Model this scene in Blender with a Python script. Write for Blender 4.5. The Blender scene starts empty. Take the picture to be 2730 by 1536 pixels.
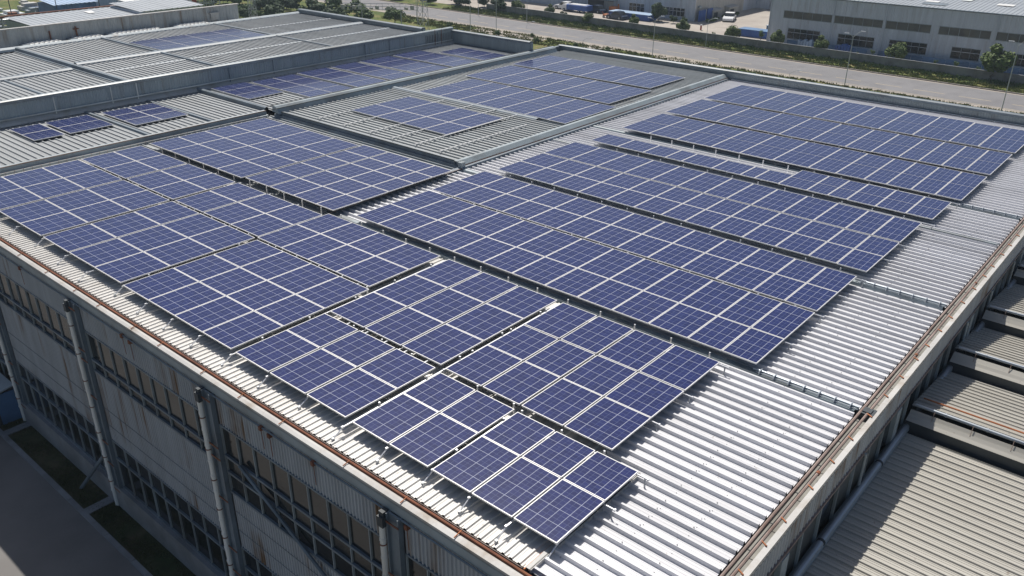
import bpy, math, random
from mathutils import Vector, Matrix
random.seed(7)
R = random.Random(11)
D = bpy.data
SC = bpy.context.scene
COL = SC.collection

# ------------------------------------------------------------------ units
# Plan unit U = 12 m.  x runs away to the upper right, y to the upper left,
# z = 0 is the top of the solar panels of the main roof, GZ is the ground.
U = 12.0
GZ = -0.775
def P(x, y, z):
    return Vector((x * U, y * U, (z - GZ) * U))

# ------------------------------------------------------------------ camera
cam = D.objects.new('camera', D.cameras.new('camera'))
COL.objects.link(cam)
cam.data.sensor_width = 36.0
cam.data.lens = 36.0 * 2224.19 / 2730.0
cam.data.clip_start = 0.1
cam.data.clip_end = 3000.0
yaw, pit, rol = 0.865472, 0.454621, 0.00733285
f = Vector((math.sin(yaw) * math.cos(pit), math.cos(yaw) * math.cos(pit), -math.sin(pit)))
r = Vector((math.cos(yaw), -math.sin(yaw), 0))
u = r.cross(f)
r2 = r * math.cos(rol) + u * math.sin(rol)
u2 = -r * math.sin(rol) + u * math.cos(rol)
m = Matrix((r2, u2, -f)).transposed().to_4x4()
m.translation = P(0, 0, 1.0)
cam.matrix_world = m
SC.camera = cam

# ------------------------------------------------------------------ light
SUN = Vector((0.44, 0.53, 1.0)).normalized()
W = D.worlds.new('World'); SC.world = W; W.use_nodes = True
nt = W.node_tree
bg = nt.nodes['Background']
sky = nt.nodes.new('ShaderNodeTexSky')
sky.sky_type = 'NISHITA'; sky.sun_disc = False
sky.sun_elevation = math.asin(SUN.z)
sky.sun_rotation = math.atan2(SUN.x, SUN.y)
sky.air_density = 1.0; sky.dust_density = 2.0; sky.ozone_density = 1.5
nt.links.new(sky.outputs[0], bg.inputs[0])
bg.inputs[1].default_value = 0.068
sl = D.lights.new('sun', 'SUN'); sl.energy = 4.8; sl.angle = math.radians(0.5)
sl.color = (1.0, 0.955, 0.89)
so = D.objects.new('sun', sl); COL.objects.link(so)
so.rotation_euler = SUN.to_track_quat('Z', 'Y').to_euler()
so.location = P(2, 2, 3)
SC.view_settings.view_transform = 'Standard'
SC.view_settings.look = 'None'
SC.view_settings.exposure = 0.0
SC.view_settings.gamma = 1.0

# ------------------------------------------------------------------ materials
def new_mat(name, rough=0.6, metal=0.0, spec=0.5):
    m = D.materials.new(name); m.use_nodes = True
    b = m.node_tree.nodes['Principled BSDF']
    b.inputs['Roughness'].default_value = rough
    b.inputs['Metallic'].default_value = metal
    b.inputs['Specular IOR Level'].default_value = spec
    return m, m.node_tree, b

def N(nt, t, **kw):
    n = nt.nodes.new(t)
    for k, v in kw.items(): setattr(n, k, v)
    return n

def noise(nt, scale, detail=4, stretch=None, rough=0.55, coord='Generated', world=True):
    if world:
        src = N(nt, 'ShaderNodeNewGeometry').outputs['Position']
    else:
        src = N(nt, 'ShaderNodeTexCoord').outputs['Object']
    if stretch:
        mp = N(nt, 'ShaderNodeMapping')
        mp.inputs['Scale'].default_value = stretch
        nt.links.new(src, mp.inputs[0]); src = mp.outputs[0]
    n = N(nt, 'ShaderNodeTexNoise')
    n.inputs['Scale'].default_value = scale
    n.inputs['Detail'].default_value = detail
    n.inputs['Roughness'].default_value = rough
    nt.links.new(src, n.inputs['Vector'])
    return n.outputs['Fac']

def ramp(nt, fac, stops):
    c = N(nt, 'ShaderNodeValToRGB')
    e = c.color_ramp.elements
    while len(e) < len(stops): e.new(0.5)
    for el, (p, col) in zip(e, stops):
        el.position = p
        el.color = (col[0], col[1], col[2], 1) if not isinstance(col, (int, float)) else (col, col, col, 1)
    nt.links.new(fac, c.inputs[0])
    return c.outputs[0]

def mix(nt, fac, a, b, mode='MIX'):
    n = N(nt, 'ShaderNodeMix', data_type='RGBA', blend_type=mode)
    for idx, v in ((0, fac), (6, a), (7, b)):
        if hasattr(v, 'links') or hasattr(v, 'is_linked'): nt.links.new(v, n.inputs[idx])
        elif isinstance(v, (int, float)) and idx == 0: n.inputs[0].default_value = v
        else: n.inputs[idx].default_value = (v[0], v[1], v[2], 1)
    return n.outputs[2]

def bump(nt, b, h, strength=0.3, dist=0.02):
    bn = N(nt, 'ShaderNodeBump')
    bn.inputs['Strength'].default_value = strength
    bn.inputs['Distance'].default_value = dist
    nt.links.new(h, bn.inputs['Height']); nt.links.new(bn.outputs[0], b.inputs['Normal'])

def simple(name, col, rough=0.6, metal=0.0, var=0.18, scale=1.5, stretch=None, spec=0.5, dirt=None, dirt_amt=0.5, dscale=0.6):
    m, nt, b = new_mat(name, rough, metal, spec)
    f = noise(nt, scale, 5, stretch)
    lo = [c * (1 - var) for c in col]; hi = [min(1, c * (1 + var)) for c in col]
    c = ramp(nt, f, [(0.3, lo), (0.7, hi)])
    if dirt:
        f2 = noise(nt, dscale, 8, stretch, 0.65)
        msk = ramp(nt, f2, [(0.48, 0.0), (0.72, dirt_amt)])
        c = mix(nt, msk, c, dirt)
    nt.links.new(c, b.inputs['Base Color'])
    return m

def roof_metal(name, col, streak_axis, dirt=(0.22, 0.2, 0.17), amt=0.45, rough=0.5, metal=0.0, spots=True):
    """painted corrugated sheet: long faint streaks along the ribs, sheet-to-sheet tone steps, grime"""
    m, nt, b = new_mat(name, rough, metal, 0.5)
    st = (0.06, 1.6, 1) if streak_axis == 'x' else (1.6, 0.06, 1)
    f = noise(nt, 1.0, 5, st, 0.6)
    c = ramp(nt, f, [(0.28, [v * 0.80 for v in col]), (0.5, col), (0.75, [min(1, v * 1.08) for v in col])])
    f3 = noise(nt, 0.25, 4)
    c = mix(nt, ramp(nt, f3, [(0.35, 0.0), (0.75, amt * 0.7)]), c, [v * 0.72 for v in col])
    f2 = noise(nt, 1.3, 9, (st[0] * 3, st[1] * 1.0, 1), 0.7)
    c = mix(nt, ramp(nt, f2, [(0.52, 0.0), (0.78, amt)]), c, dirt)
    if spots:
        f4 = noise(nt, 7.0, 3, None, 0.5)
        c = mix(nt, ramp(nt, f4, [(0.70, 0.0), (0.76, 0.5)]), c, (0.18, 0.13, 0.09))
    nt.links.new(c, b.inputs['Base Color'])
    bump(nt, b, noise(nt, 3.0, 3), 0.12, 0.01)
    return m

def wall_metal(name, col, rust=0.6, rust_col=(0.16, 0.085, 0.03)):
    """ribbed wall cladding with vertical rust and dirt runs"""
    m, nt, b = new_mat(name, 0.55, 0.0, 0.4)
    f = noise(nt, 1.2, 5, (1.5, 1.5, 0.15), 0.6)
    c = ramp(nt, f, [(0.3, [v * 0.78 for v in col]), (0.7, col)])
    g = noise(nt, 2.2, 5, (1.0, 1.0, 0.045), 0.65)
    g2 = noise(nt, 0.22, 3, (1, 1, 1.6))
    mul = N(nt, 'ShaderNodeMath', operation='MULTIPLY')
    a1 = ramp(nt, g, [(0.52, 0.0), (0.66, rust)]); a2 = ramp(nt, g2, [(0.44, 0.0), (0.56, 1.0)])
    nt.links.new(a1, mul.inputs[0]); nt.links.new(a2, mul.inputs[1])
    c = mix(nt, mul.outputs[0], c, rust_col)
    nt.links.new(c, b.inputs['Base Color'])
    return m

M = {}
M['roof_front'] = roof_metal('painted_sheet_eave', (0.74, 0.72, 0.68), 'x', (0.34, 0.28, 0.2), 0.4)
M['roof_right'] = roof_metal('galvanised_sheet_right', (0.68, 0.68, 0.70), 'y', (0.3, 0.28, 0.27), 0.25)
M['roof_old'] = roof_metal('weathered_sheet', (0.36, 0.375, 0.38), 'y', (0.14, 0.135, 0.12), 0.55)
M['roof_platform'] = roof_metal('weathered_platform_sheet', (0.40, 0.42, 0.42), 'y', (0.11, 0.085, 0.06), 0.75)
M['roof_annex'] = roof_metal('dusty_annex_sheet', (0.47, 0.45, 0.40), 'y', (0.24, 0.2, 0.14), 0.5)
M['roof_far'] = roof_metal('far_roof_sheet', (0.34, 0.37, 0.40), 'y', (0.2, 0.19, 0.17), 0.4, spots=False)
M['siding'] = wall_metal('grey_wall_cladding', (0.44, 0.47, 0.50), 0.9)
M['siding_tall'] = wall_metal('pale_blue_grey_cladding', (0.46, 0.52, 0.55), 0.45)
M['siding_mid'] = wall_metal('blue_grey_cladding', (0.30, 0.35, 0.38), 0.35)
M['siding_white'] = wall_metal('pale_wall_cladding', (0.52, 0.53, 0.52), 0.7)
M['siding_far'] = wall_metal('white_factory_cladding', (0.60, 0.65, 0.71), 0.25)
M['siding_cream'] = wall_metal('cream_cladding', (0.55, 0.53, 0.48), 0.4)
M['trim'] = simple('blue_grey_trim', (0.16, 0.20, 0.235), 0.5, 0.0, 0.2, 0.9, dirt=(0.07, 0.07, 0.065), dirt_amt=0.6)
M['trim_light'] = simple('pale_steel_trim', (0.30, 0.35, 0.37), 0.45, 0.0, 0.15, 0.8, dirt=(0.14, 0.12, 0.1), dirt_amt=0.6)
M['trim_dark'] = simple('dark_steel', (0.045, 0.055, 0.062), 0.6, 0.0, 0.3, 1.2)
M['cap'] = simple('pale_capping', (0.50, 0.49, 0.47), 0.55, 0.0, 0.15, 0.7, dirt=(0.26, 0.2, 0.14), dirt_amt=0.7, dscale=1.4)
M['rust'] = simple('rusty_pipe', (0.20, 0.07, 0.035), 0.8, 0.0, 0.35, 2.5, dirt=(0.33, 0.14, 0.06), dirt_amt=0.6)
M['rust_bright'] = simple('orange_rust', (0.42, 0.15, 0.06), 0.8, 0.0, 0.3, 3)
M['brown_pipe'] = simple('brown_painted_pipe', (0.28, 0.21, 0.18), 0.55, 0.0, 0.25, 1.5, dirt=(0.14, 0.07, 0.045), dirt_amt=0.8, dscale=1.1)
M['gutter'] = simple('gutter_bed', (0.27, 0.265, 0.24), 0.85, 0.0, 0.2, 2.0, dirt=(0.12, 0.11, 0.09), dirt_amt=0.6)
M['concrete'] = simple('grey_concrete', (0.24, 0.25, 0.26), 0.85, 0.0, 0.2, 1.0, dirt=(0.13, 0.13, 0.12), dirt_amt=0.6)
M['concrete_wall'] = simple('weathered_block_wall', (0.27, 0.265, 0.25), 0.9, 0.0, 0.22, 0.8, dirt=(0.13, 0.12, 0.1), dirt_amt=0.7)
M['pvc'] = simple('white_downpipe_plastic', (0.78, 0.78, 0.74), 0.4, 0.0, 0.1, 0.7, (1, 1, 0.2), dirt=(0.33, 0.3, 0.24), dirt_amt=0.5)
M['alu'] = simple('bare_aluminium', (0.74, 0.75, 0.77), 0.35, 0.55, 0.06, 3)
M['frame_al'] = simple('anodised_frame', (0.78, 0.77, 0.755), 0.4, 0.15, 0.06, 4)
M['galv'] = simple('galvanised_steel', (0.45, 0.47, 0.49), 0.45, 0.4, 0.12, 2)
M['asphalt_yard'] = simple('old_yard_concrete', (0.19, 0.18, 0.17), 0.9, 0.0, 0.12, 0.4, dirt=(0.11, 0.105, 0.10), dirt_amt=0.6, dscale=0.25)
M['road'] = simple('worn_asphalt', (0.205, 0.20, 0.205), 0.9, 0.0, 0.08, 0.15, dirt=(0.14, 0.135, 0.14), dirt_amt=0.6, dscale=0.5)
M['road_shoulder'] = simple('dusty_shoulder', (0.36, 0.32, 0.27), 0.95, 0.0, 0.15, 0.6)
M['kerb'] = simple('kerb_stone', (0.30, 0.27, 0.25), 0.9, 0.0, 0.2, 1.5, dirt=(0.13, 0.09, 0.075), dirt_amt=0.7)
M['paint_yellow'] = simple('faded_lane_paint', (0.52, 0.43, 0.29), 0.85, 0.0, 0.2, 2)
M['paint_white'] = simple('faded_white_paint', (0.5, 0.49, 0.47), 0.85, 0.0, 0.2, 2)
M['yard'] = simple('pale_yard', (0.40, 0.36, 0.315), 0.95, 0.0, 0.12, 0.2, dirt=(0.27, 0.23, 0.2), dirt_amt=0.6, dscale=0.3)
M['dirtpath'] = simple('bare_pale_soil', (0.40, 0.36, 0.32), 0.95, 0.0, 0.15, 0.8)
M['blue'] = simple('blue_tarpaulin', (0.02, 0.09, 0.33), 0.45, 0.0, 0.2, 1.2)
M['blue_mid'] = simple('faded_blue_paint', (0.07, 0.16, 0.30), 0.6, 0.0, 0.3, 0.8)
M['blue_light'] = simple('light_blue_sheet', (0.30, 0.42, 0.58), 0.5, 0.0, 0.15, 0.5)
M['white'] = simple('white_paint', (0.72, 0.73, 0.74), 0.35, 0.0, 0.06, 1)
M['red'] = simple('red_paint', (0.35, 0.06, 0.03), 0.5)
M['orange'] = simple('orange_paint', (0.5, 0.16, 0.04), 0.5)
M['black'] = simple('black_rubber', (0.02, 0.02, 0.022), 0.7)
M['carblue'] = simple('dark_car_paint', (0.03, 0.045, 0.08), 0.25)
M['wood'] = simple('bark', (0.10, 0.075, 0.055), 0.9, 0, 0.25, 3)
M['sky_sheet'] = simple('translucent_roof_sheet', (0.74, 0.74, 0.72), 0.5, 0.0, 0.12, 1.0)
M['lamp_grey'] = simple('lamp_post_paint', (0.55, 0.57, 0.60), 0.4, 0.2, 0.06, 1)
M['conduit'] = simple('steel_conduit', (0.42, 0.46, 0.50), 0.35, 0.4, 0.1, 1)

def leafmat(name, a, b_, trans=0.25):
    m, nt, b = new_mat(name, 0.65, 0.0, 0.25)
    f1 = noise(nt, 0.9, 3); f2 = noise(nt, 6.0, 2)
    mx = N(nt, 'ShaderNodeMath', operation='ADD'); mx.inputs[1].default_value = 0
    nt.links.new(f1, mx.inputs[0])
    av = N(nt, 'ShaderNodeMath', operation='MULTIPLY_ADD'); av.inputs[1].default_value = 0.5
    nt.links.new(f1, av.inputs[0])
    h = N(nt, 'ShaderNodeMath', operation='MULTIPLY'); h.inputs[1].default_value = 0.5
    nt.links.new(f2, h.inputs[0]); nt.links.new(h.outputs[0], av.inputs[2])
    c = ramp(nt, av.outputs[0], [(0.36, a), (0.64, b_)])
    nt.links.new(c, b.inputs['Base Color'])
    return m
M['leaf'] = leafmat('tree_leaves', (0.035, 0.075, 0.018), (0.13, 0.18, 0.035))
M['leaf_dark'] = leafmat('dark_leaves', (0.018, 0.045, 0.014), (0.055, 0.10, 0.03))
M['leaf_bush'] = leafmat('bush_leaves', (0.035, 0.08, 0.018), (0.11, 0.17, 0.04))
M['grass'] = leafmat('grass_blades', (0.075, 0.12, 0.025), (0.30, 0.28, 0.09))
M['grass_shade'] = leafmat('shaded_lawn_blades', (0.035, 0.06, 0.018), (0.09, 0.10, 0.035))  # grass greens darkened, the wall's shade put into the colour

def soil(name, g1, g2, dry, sc=0.35):
    m, nt, b = new_mat(name, 0.95, 0.0, 0.2)
    c = ramp(nt, noise(nt, sc, 8, None, 0.65), [(0.36, g1), (0.52, g2), (0.68, dry)])
    c = mix(nt, ramp(nt, noise(nt, 4.0, 5), [(0.4, 0.0), (0.65, 0.6)]), c, [v * 0.5 for v in g1])
    nt.links.new(c, b.inputs['Base Color'])
    bump(nt, b, noise(nt, 5, 5), 0.6, 0.05)
    return m
M['soil'] = soil('grassy_soil', (0.06, 0.10, 0.022), (0.15, 0.17, 0.045), (0.33, 0.24, 0.13))
M['soil_left'] = soil('shaded_lawn_soil', (0.035, 0.055, 0.02), (0.075, 0.075, 0.035), (0.16, 0.12, 0.075), 0.5)  # soil tones darkened as well for the shade beside the left wall

def glass_dark():
    m, nt, b = new_mat('old_window_glass', 0.12, 0.0, 0.5)
    c = ramp(nt, noise(nt, 0.9, 4, (1, 1, 2.5), 0.6), [(0.40, (0.010, 0.014, 0.016)), (0.60, (0.018, 0.021, 0.020)), (0.80, (0.04, 0.034, 0.022))])
    nt.links.new(c, b.inputs['Base Color'])
    bump(nt, b, noise(nt, 1.5, 3), 0.15, 0.02)
    return m
M['glass'] = glass_dark()
M['glass_dust'] = simple('dusty_glass', (0.085, 0.09, 0.085), 0.3, 0.0, 0.4, 0.7, dirt=(0.16, 0.14, 0.10), dirt_amt=0.6)
M['car_glass'] = simple('car_glass', (0.02, 0.025, 0.03), 0.08)

def grid_mask(nt, coord, period, hw):
    a = N(nt, 'ShaderNodeMath', operation='DIVIDE'); a.inputs[1].default_value = period
    nt.links.new(coord, a.inputs[0])
    b = N(nt, 'ShaderNodeMath', operation='ADD'); b.inputs[1].default_value = 0.5
    nt.links.new(a.outputs[0], b.inputs[0])
    c = N(nt, 'ShaderNodeMath', operation='FRACT'); nt.links.new(b.outputs[0], c.inputs[0])
    d = N(nt, 'ShaderNodeMath', operation='SUBTRACT'); d.inputs[1].default_value = 0.5
    nt.links.new(c.outputs[0], d.inputs[0])
    e = N(nt, 'ShaderNodeMath', operation='ABSOLUTE'); nt.links.new(d.outputs[0], e.inputs[0])
    g = N(nt, 'ShaderNodeMath', operation='LESS_THAN'); g.inputs[1].default_value = hw / period
    nt.links.new(e.outputs[0], g.inputs[0])
    return g.outputs[0]

def mathn(nt, op, a, b=None):
    n = N(nt, 'ShaderNodeMath', operation=op)
    for i, v in enumerate((a, b)):
        if v is None: continue
        if isinstance(v, (int, float)): n.inputs[i].default_value = v
        else: nt.links.new(v, n.inputs[i])
    return n.outputs[0]

def pv_mat():
    m, nt, b = new_mat('polycrystalline_cells', 0.16, 0.0, 0.5)
    uv = N(nt, 'ShaderNodeUVMap').outputs[0]
    sep = N(nt, 'ShaderNodeSeparateXYZ'); nt.links.new(uv, sep.inputs[0])
    ux, vy = sep.outputs[0], sep.outputs[1]     # ux: 0..8 across, vy: 0..12 along
    fine = mathn(nt, 'MAXIMUM', grid_mask(nt, ux, 1.0, 0.024), grid_mask(nt, vy, 1.0, 0.024))
    main = mathn(nt, 'MAXIMUM', grid_mask(nt, ux, 2.0, 0.040), grid_mask(nt, vy, 3.0, 0.040))
    fl = N(nt, 'ShaderNodeVectorMath', operation='FLOOR'); nt.links.new(uv, fl.inputs[0])
    oi = N(nt, 'ShaderNodeObjectInfo')
    ad = N(nt, 'ShaderNodeVectorMath', operation='ADD')
    nt.links.new(fl.outputs[0], ad.inputs[0]); nt.links.new(oi.outputs['Location'], ad.inputs[1])
    wn = N(nt, 'ShaderNodeTexWhiteNoise', noise_dimensions='3D'); nt.links.new(ad.outputs[0], wn.inputs['Vector'])
    cry = N(nt, 'ShaderNodeTexVoronoi'); cry.inputs['Scale'].default_value = 5.0
    nt.links.new(uv, cry.inputs['Vector'])
    base = ramp(nt, wn.outputs['Value'], [(0.0, (0.0085, 0.0150, 0.080)), (1.0, (0.0115, 0.020, 0.105))])
    cr = ramp(nt, cry.outputs['Distance'], [(0.0, 0.75), (0.6, 1.2)])
    base = mix(nt, 0.55, base, cr, 'MULTIPLY')
    base = mix(nt, mathn(nt, 'MULTIPLY', fine, 0.5), base, (0.16, 0.20, 0.33))
    base = mix(nt, mathn(nt, 'MULTIPLY', main, 0.75), base, (0.50, 0.53, 0.64))
    dust = ramp(nt, noise(nt, 0.5, 6, None, 0.6), [(0.35, 0.0), (0.75, 0.012)])
    base = mix(nt, dust, base, (0.42, 0.40, 0.38))
    nt.links.new(base, b.inputs['Base Color'])
    b.inputs['Roughness'].default_value = 0.17
    b.inputs['IOR'].default_value = 1.5
    return m
M['pv'] = pv_mat()

# ------------------------------------------------------------------ mesh helper
class MB:
    def __init__(s): s.v = []; s.f = []; s.uv = None
    def box(s, x0, x1, y0, y1, z0, z1):
        b = len(s.v)
        s.v += [(x, y, z) for z in (z0, z1) for y in (y0, y1) for x in (x0, x1)]
        s.f += [tuple(b + i for i in q) for q in ((0, 2, 3, 1), (4, 5, 7, 6), (0, 1, 5, 4), (2, 6, 7, 3), (0, 4, 6, 2), (1, 3, 7, 5))]
        return s
    def quad(s, a, b_, c, d):
        b = len(s.v); s.v += [a, b_, c, d]; s.f.append((b, b + 1, b + 2, b + 3)); return s
    def poly(s, pts):
        b = len(s.v); s.v += list(pts); s.f.append(tuple(range(b, b + len(pts)))); return s
    def tube(s, p, q, rad, n=8, rad2=None, caps=True):
        p = Vector(p); q = Vector(q); d = (q - p)
        if d.length < 1e-9: return s
        d.normalize()
        a = d.orthogonal().normalized(); c = d.cross(a)
        b = len(s.v); rad2 = rad if rad2 is None else rad2
        for pt, rr in ((p, rad), (q, rad2)):
            for i in range(n):
                t = 2 * math.pi * i / n
                s.v.append(tuple(pt + a * (math.cos(t) * rr) + c * (math.sin(t) * rr)))
        for i in range(n):
            j = (i + 1) % n
            s.f.append((b + i, b + j, b + n + j, b + n + i))
        if caps:
            s.f.append(tuple(b + i for i in reversed(range(n)))); s.f.append(tuple(b + n + i for i in range(n)))
        return s
    def path(s, pts, rad, n=6):
        for a, b in zip(pts[:-1], pts[1:]): s.tube(a, b, rad, n)
        return s
    def extrude(s, prof, axis, t0, t1, segs=1, close=False, jit=0.0, rnd=None):
        """prof: list of 2D points; axis 'x': (y,z) profile along x; 'y': (x,z) along y; 'z': (x,y) along z"""
        b = len(s.v); n = len(prof)
        for k in range(segs + 1):
            t = t0 + (t1 - t0) * k / segs
            for (p, q) in prof:
                jj = (rnd.uniform(-jit, jit) if rnd else 0)
                s.v.append((t, p, q + jj) if axis == 'x' else (p, t, q + jj) if axis == 'y' else (p, q, t))
        for k in range(segs):
            for i in range(n - 1 + (1 if close else 0)):
                j = (i + 1) % n
                s.f.append((b + k * n + i, b + k * n + j, b + (k + 1) * n + j, b + (k + 1) * n + i))
        if close:
            s.f.append(tuple(b + i for i in range(n))); s.f.append(tuple(b + segs * n + i for i in reversed(range(n))))
        return s
    def mesh(s, name, origin=(0, 0, 0), mats=None):
        me = D.meshes.new(name)
        o = Vector(origin)
        me.from_pydata([((x - o.x) * U, (y - o.y) * U, (z - o.z) * U) for x, y, z in s.v], [], s.f)
        me.update()
        return me

def props(o, label=None, cat=None, group=None, kind=None):
    if label: o['label'] = label
    if cat: o['category'] = cat
    if group: o['group'] = group
    if kind: o['kind'] = kind
    return o

def thing(name, x, y, z, label, cat, group=None):
    o = D.objects.new(name, None); o.empty_display_size = 0.3
    o.location = P(x, y, z); COL.objects.link(o)
    o['_o'] = (x, y, z)
    return props(o, label, cat, group)

def origin(o): return tuple(o['_o'])

def add(name, mb, mat, parent=None, at=None, label=None, cat=None, group=None, kind=None, smooth=False, recalc=True):
    """one mesh object; with a parent it is a part (or sub-part)"""
    if parent is not None:
        og = origin(parent)
        me = mb.mesh(name, og); o = D.objects.new(name, me); o.parent = parent
        o['_o'] = og
    else:
        if at is None:
            xs = [v[0] for v in mb.v]; ys = [v[1] for v in mb.v]; zs = [v[2] for v in mb.v]
            at = ((min(xs) + max(xs)) / 2, (min(ys) + max(ys)) / 2, min(zs))
        me = mb.mesh(name, at); o = D.objects.new(name, me); o.location = P(*at)
        o['_o'] = at
    me.materials.append(M[mat] if isinstance(mat, str) else mat)
    if smooth:
        for p in me.polygons: p.use_smooth = True
    COL.objects.link(o)
    return props(o, label, cat, group, kind)

def structure(name, mb, mat, kind='structure'):
    return add(name, mb, mat, at=(0, 0, GZ), kind=kind)

def copy_tree(o, delta=(0, 0, 0), parent=None):
    c = o.copy(); COL.objects.link(c)
    if parent is None:
        c.location = o.location + Vector(delta) * U
        c['_o'] = tuple(a + b for a, b in zip(origin(o), delta))
    else: c.parent = parent
    for ch in list(o.children):
        copy_tree(ch, parent=c)
    return c

ORD = ['', 'first', 'second', 'third', 'fourth', 'fifth', 'sixth', 'seventh', 'eighth', 'ninth', 'tenth', 'eleventh', 'twelfth', 'thirteenth', 'fourteenth', 'fifteenth', 'sixteenth', 'seventeenth', 'eighteenth', 'nineteenth', 'twentieth']

# =================================================================== SETTING
GX = 24
structure('ground', MB().quad((-GX, -GX, GZ), (GX, -GX, GZ), (GX, GX, GZ), (-GX, GX, GZ)), 'soil')
e1 = 0.0004
# access road along the left wall
structure('access_road', MB().box(-3, 0.668, -6, 9, GZ - 0.01, GZ + e1), 'asphalt_yard')
kb = MB()
yy = -4.0
while yy < 7.0:
    kb.box(0.668, 0.682, yy + 0.001, yy + 0.079, GZ - 0.005, GZ + 0.009 + R.uniform(-.0006, .0006)); yy += 0.08
structure('kerb', kb, 'concrete')
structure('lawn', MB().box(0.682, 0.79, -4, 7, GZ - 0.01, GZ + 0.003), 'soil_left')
for i, yc in enumerate((2.31, 2.93, 1.60)):
    structure('path', MB().box(0.682, 0.768, yc - 0.017, yc + 0.017, GZ, GZ + 0.0065), 'concrete')
# public road, rotated a touch against the factory
def bx(x, y): return x + 0.042 * y
def strip(x0, x1, y0, y1, z, n=24, wob=0.0):
    mb = MB(); rr = random.Random(5)
    prev = None
    for k in range(n + 1):
        y = y0 + (y1 - y0) * k / n
        a = (bx(x0, y) + rr.uniform(-wob, wob), y, z); b = (bx(x1, y) + rr.uniform(-wob, wob), y, z)
        if prev: mb.quad(prev[0], prev[1], b, a)
        prev = (a, b)
    return mb
structure('road', strip(8.24, 8.98, -6, 22, GZ + 2 * e1), 'road')
structure('road_shoulder', strip(8.17, 8.262, -6, 22, GZ + 3 * e1, 90, 0.012), 'road_shoulder')
structure('road_verge_edge', strip(8.945, 8.985, -6, 22, GZ + 3 * e1, 90, 0.004), 'road_shoulder')
structure('soil_patch', strip(7.95, 8.22, 4.3, 5.0, GZ + 2.5 * e1, 12, 0.03), 'dirtpath')
structure('soil_path', strip(7.9, 8.2, 6.6, 7.8, GZ + 2.5 * e1, 14, 0.035), 'dirtpath')
structure('forecourt', strip(8.0, 8.20, 5.6, 5.95, GZ + 2.5 * e1, 8, 0.02), 'dirtpath')
kb = MB(); yy = -2.0
while yy < 14:
    kb.extrude([(bx(8.985, yy), yy + .002), (bx(9.0, yy), yy + .002), (bx(9.0, yy + .1), yy + .098), (bx(8.985, yy + .1), yy + .098)], 'z', GZ, GZ + 0.011, close=True); yy += 0.1
structure('roadside_kerb', kb, 'kerb')
dm = MB(); yy = -2.0
while yy < 12:
    ln = 0.19 + 0.1 * R.random()
    x = 8.50
    dm.quad((bx(x, yy), yy, GZ + 3.4 * e1), (bx(x + .011, yy), yy, GZ + 3.4 * e1), (bx(x + .011, yy + ln), yy + ln, GZ + 3.4 * e1), (bx(x, yy + ln), yy + ln, GZ + 3.4 * e1))
    yy += 0.40
structure('lane_marking', dm, 'paint_yellow')
structure('edge_line', strip(8.285, 8.296, -6, 14, GZ + 3.4 * e1), 'paint_yellow')
structure('verge_ground', strip(9.0, 9.45, -6, 16, GZ + 3 * e1, 40), 'soil')
structure('factory_yard', strip(9.47, 14.0, -6, 14, GZ + 2.2 * e1), 'yard')

# =================================================================== MAIN FACTORY BUILDING
RZ = -0.03
B = thing('factory_building', 0.78, 0.366, GZ, 'large grey metal factory whose stepped roof carries the rows of solar panels', 'factory')

PITCH = 0.0284
def ribs_b(x0, x1, y0, y1, z, h=0.0050, pitch=PITCH, small=True, segs=2):
    """profile across x, ribs run along y"""
    prof = [(x0, z)]; x = math.floor(x0 / pitch) * pitch
    while x < x1:
        for du, dh in ((0.0, 0), (0.0065, 0), (0.0072, .0005 if small else 0), (0.0082, 0), (0.0135, 0), (0.0142, .0005 if small else 0), (0.0152, 0), (0.0190, 0), (0.0200, h), (0.0246, h), (0.0262, 0)):
            xx = x + du * pitch / 0.0275
            if x0 < xx < x1: prof.append((xx, z + dh))
        x += pitch
    prof.append((x1, z))
    return MB().extrude(prof, 'y', y0, y1, segs)

def ribs_a(x0, x1, y0, y1, z, h=0.0032, pitch=0.0178, segs=2):
    prof = [(y0, z)]; y = math.floor(y0 / pitch) * pitch
    while y < y1:
        for du, dh in ((0, 0), (.0048, 0), (.0055, .0006), (.0062, 0), (.0095, 0), (.0112, h), (.0150, h * 1.0), (.0168, 0)):
            t = y + du
            if y0 < t < y1: prof.append((t, z + dh))
        y += pitch
    prof.append((y1, z))
    return MB().extrude(prof, 'x', x0, x1, segs)

# roof covering of the front slope (ribs towards the left eave)
add('roof_sheet', ribs_a(0.812, 1.14, 0.650, 3.47, RZ), 'roof_front', B, label='pale corrugated strip above the left eave with ribs across it')
add('roof_sheet', ribs_a(1.14, 1.615, 0.735, 2.19, RZ), 'roof_front', B)
add('roof_sheet', ribs_a(1.14, 1.60, 2.19, 3.47, RZ), 'roof_front', B)
# right slope, ribs towards the right gutter
segx = [(0.812, 1.138, 0.648), (1.138, 1.617, 0.733), (1.643, 2.262, 2.19), (2.286, 2.835, 2.19), (2.85, 3.133, 2.19), (3.158, 4.5, 2.19)]
for x0, x1, y1 in segx:
    add('roof_sheet', ribs_b(x0, x1, 0.407, y1, RZ, h=.0076), 'roof_right', B)
add('roof_sheet', ribs_b(1.60, 2.283, 2.19, 3.47, RZ), 'roof_old', B)
add('roof_underlay', MB().box(0.81, 4.5, 0.40, 3.47, RZ - 0.012, RZ - 0.004), 'trim_dark', B)
# seam cover between the two slopes
add('ridge_cover', MB().box(0.808, 1.14, 0.644, 0.6535, RZ + 0.0065, RZ + 0.008).box(0.808, 1.14, 0.6425, 0.6455, RZ, RZ + 0.008), 'cap', B)
add('rusty_seam', MB().box(0.805, 0.90, 0.6545, 0.6565, RZ + 0.0, RZ + 0.0045), 'rust_bright', B, kind='stuff')
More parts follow.
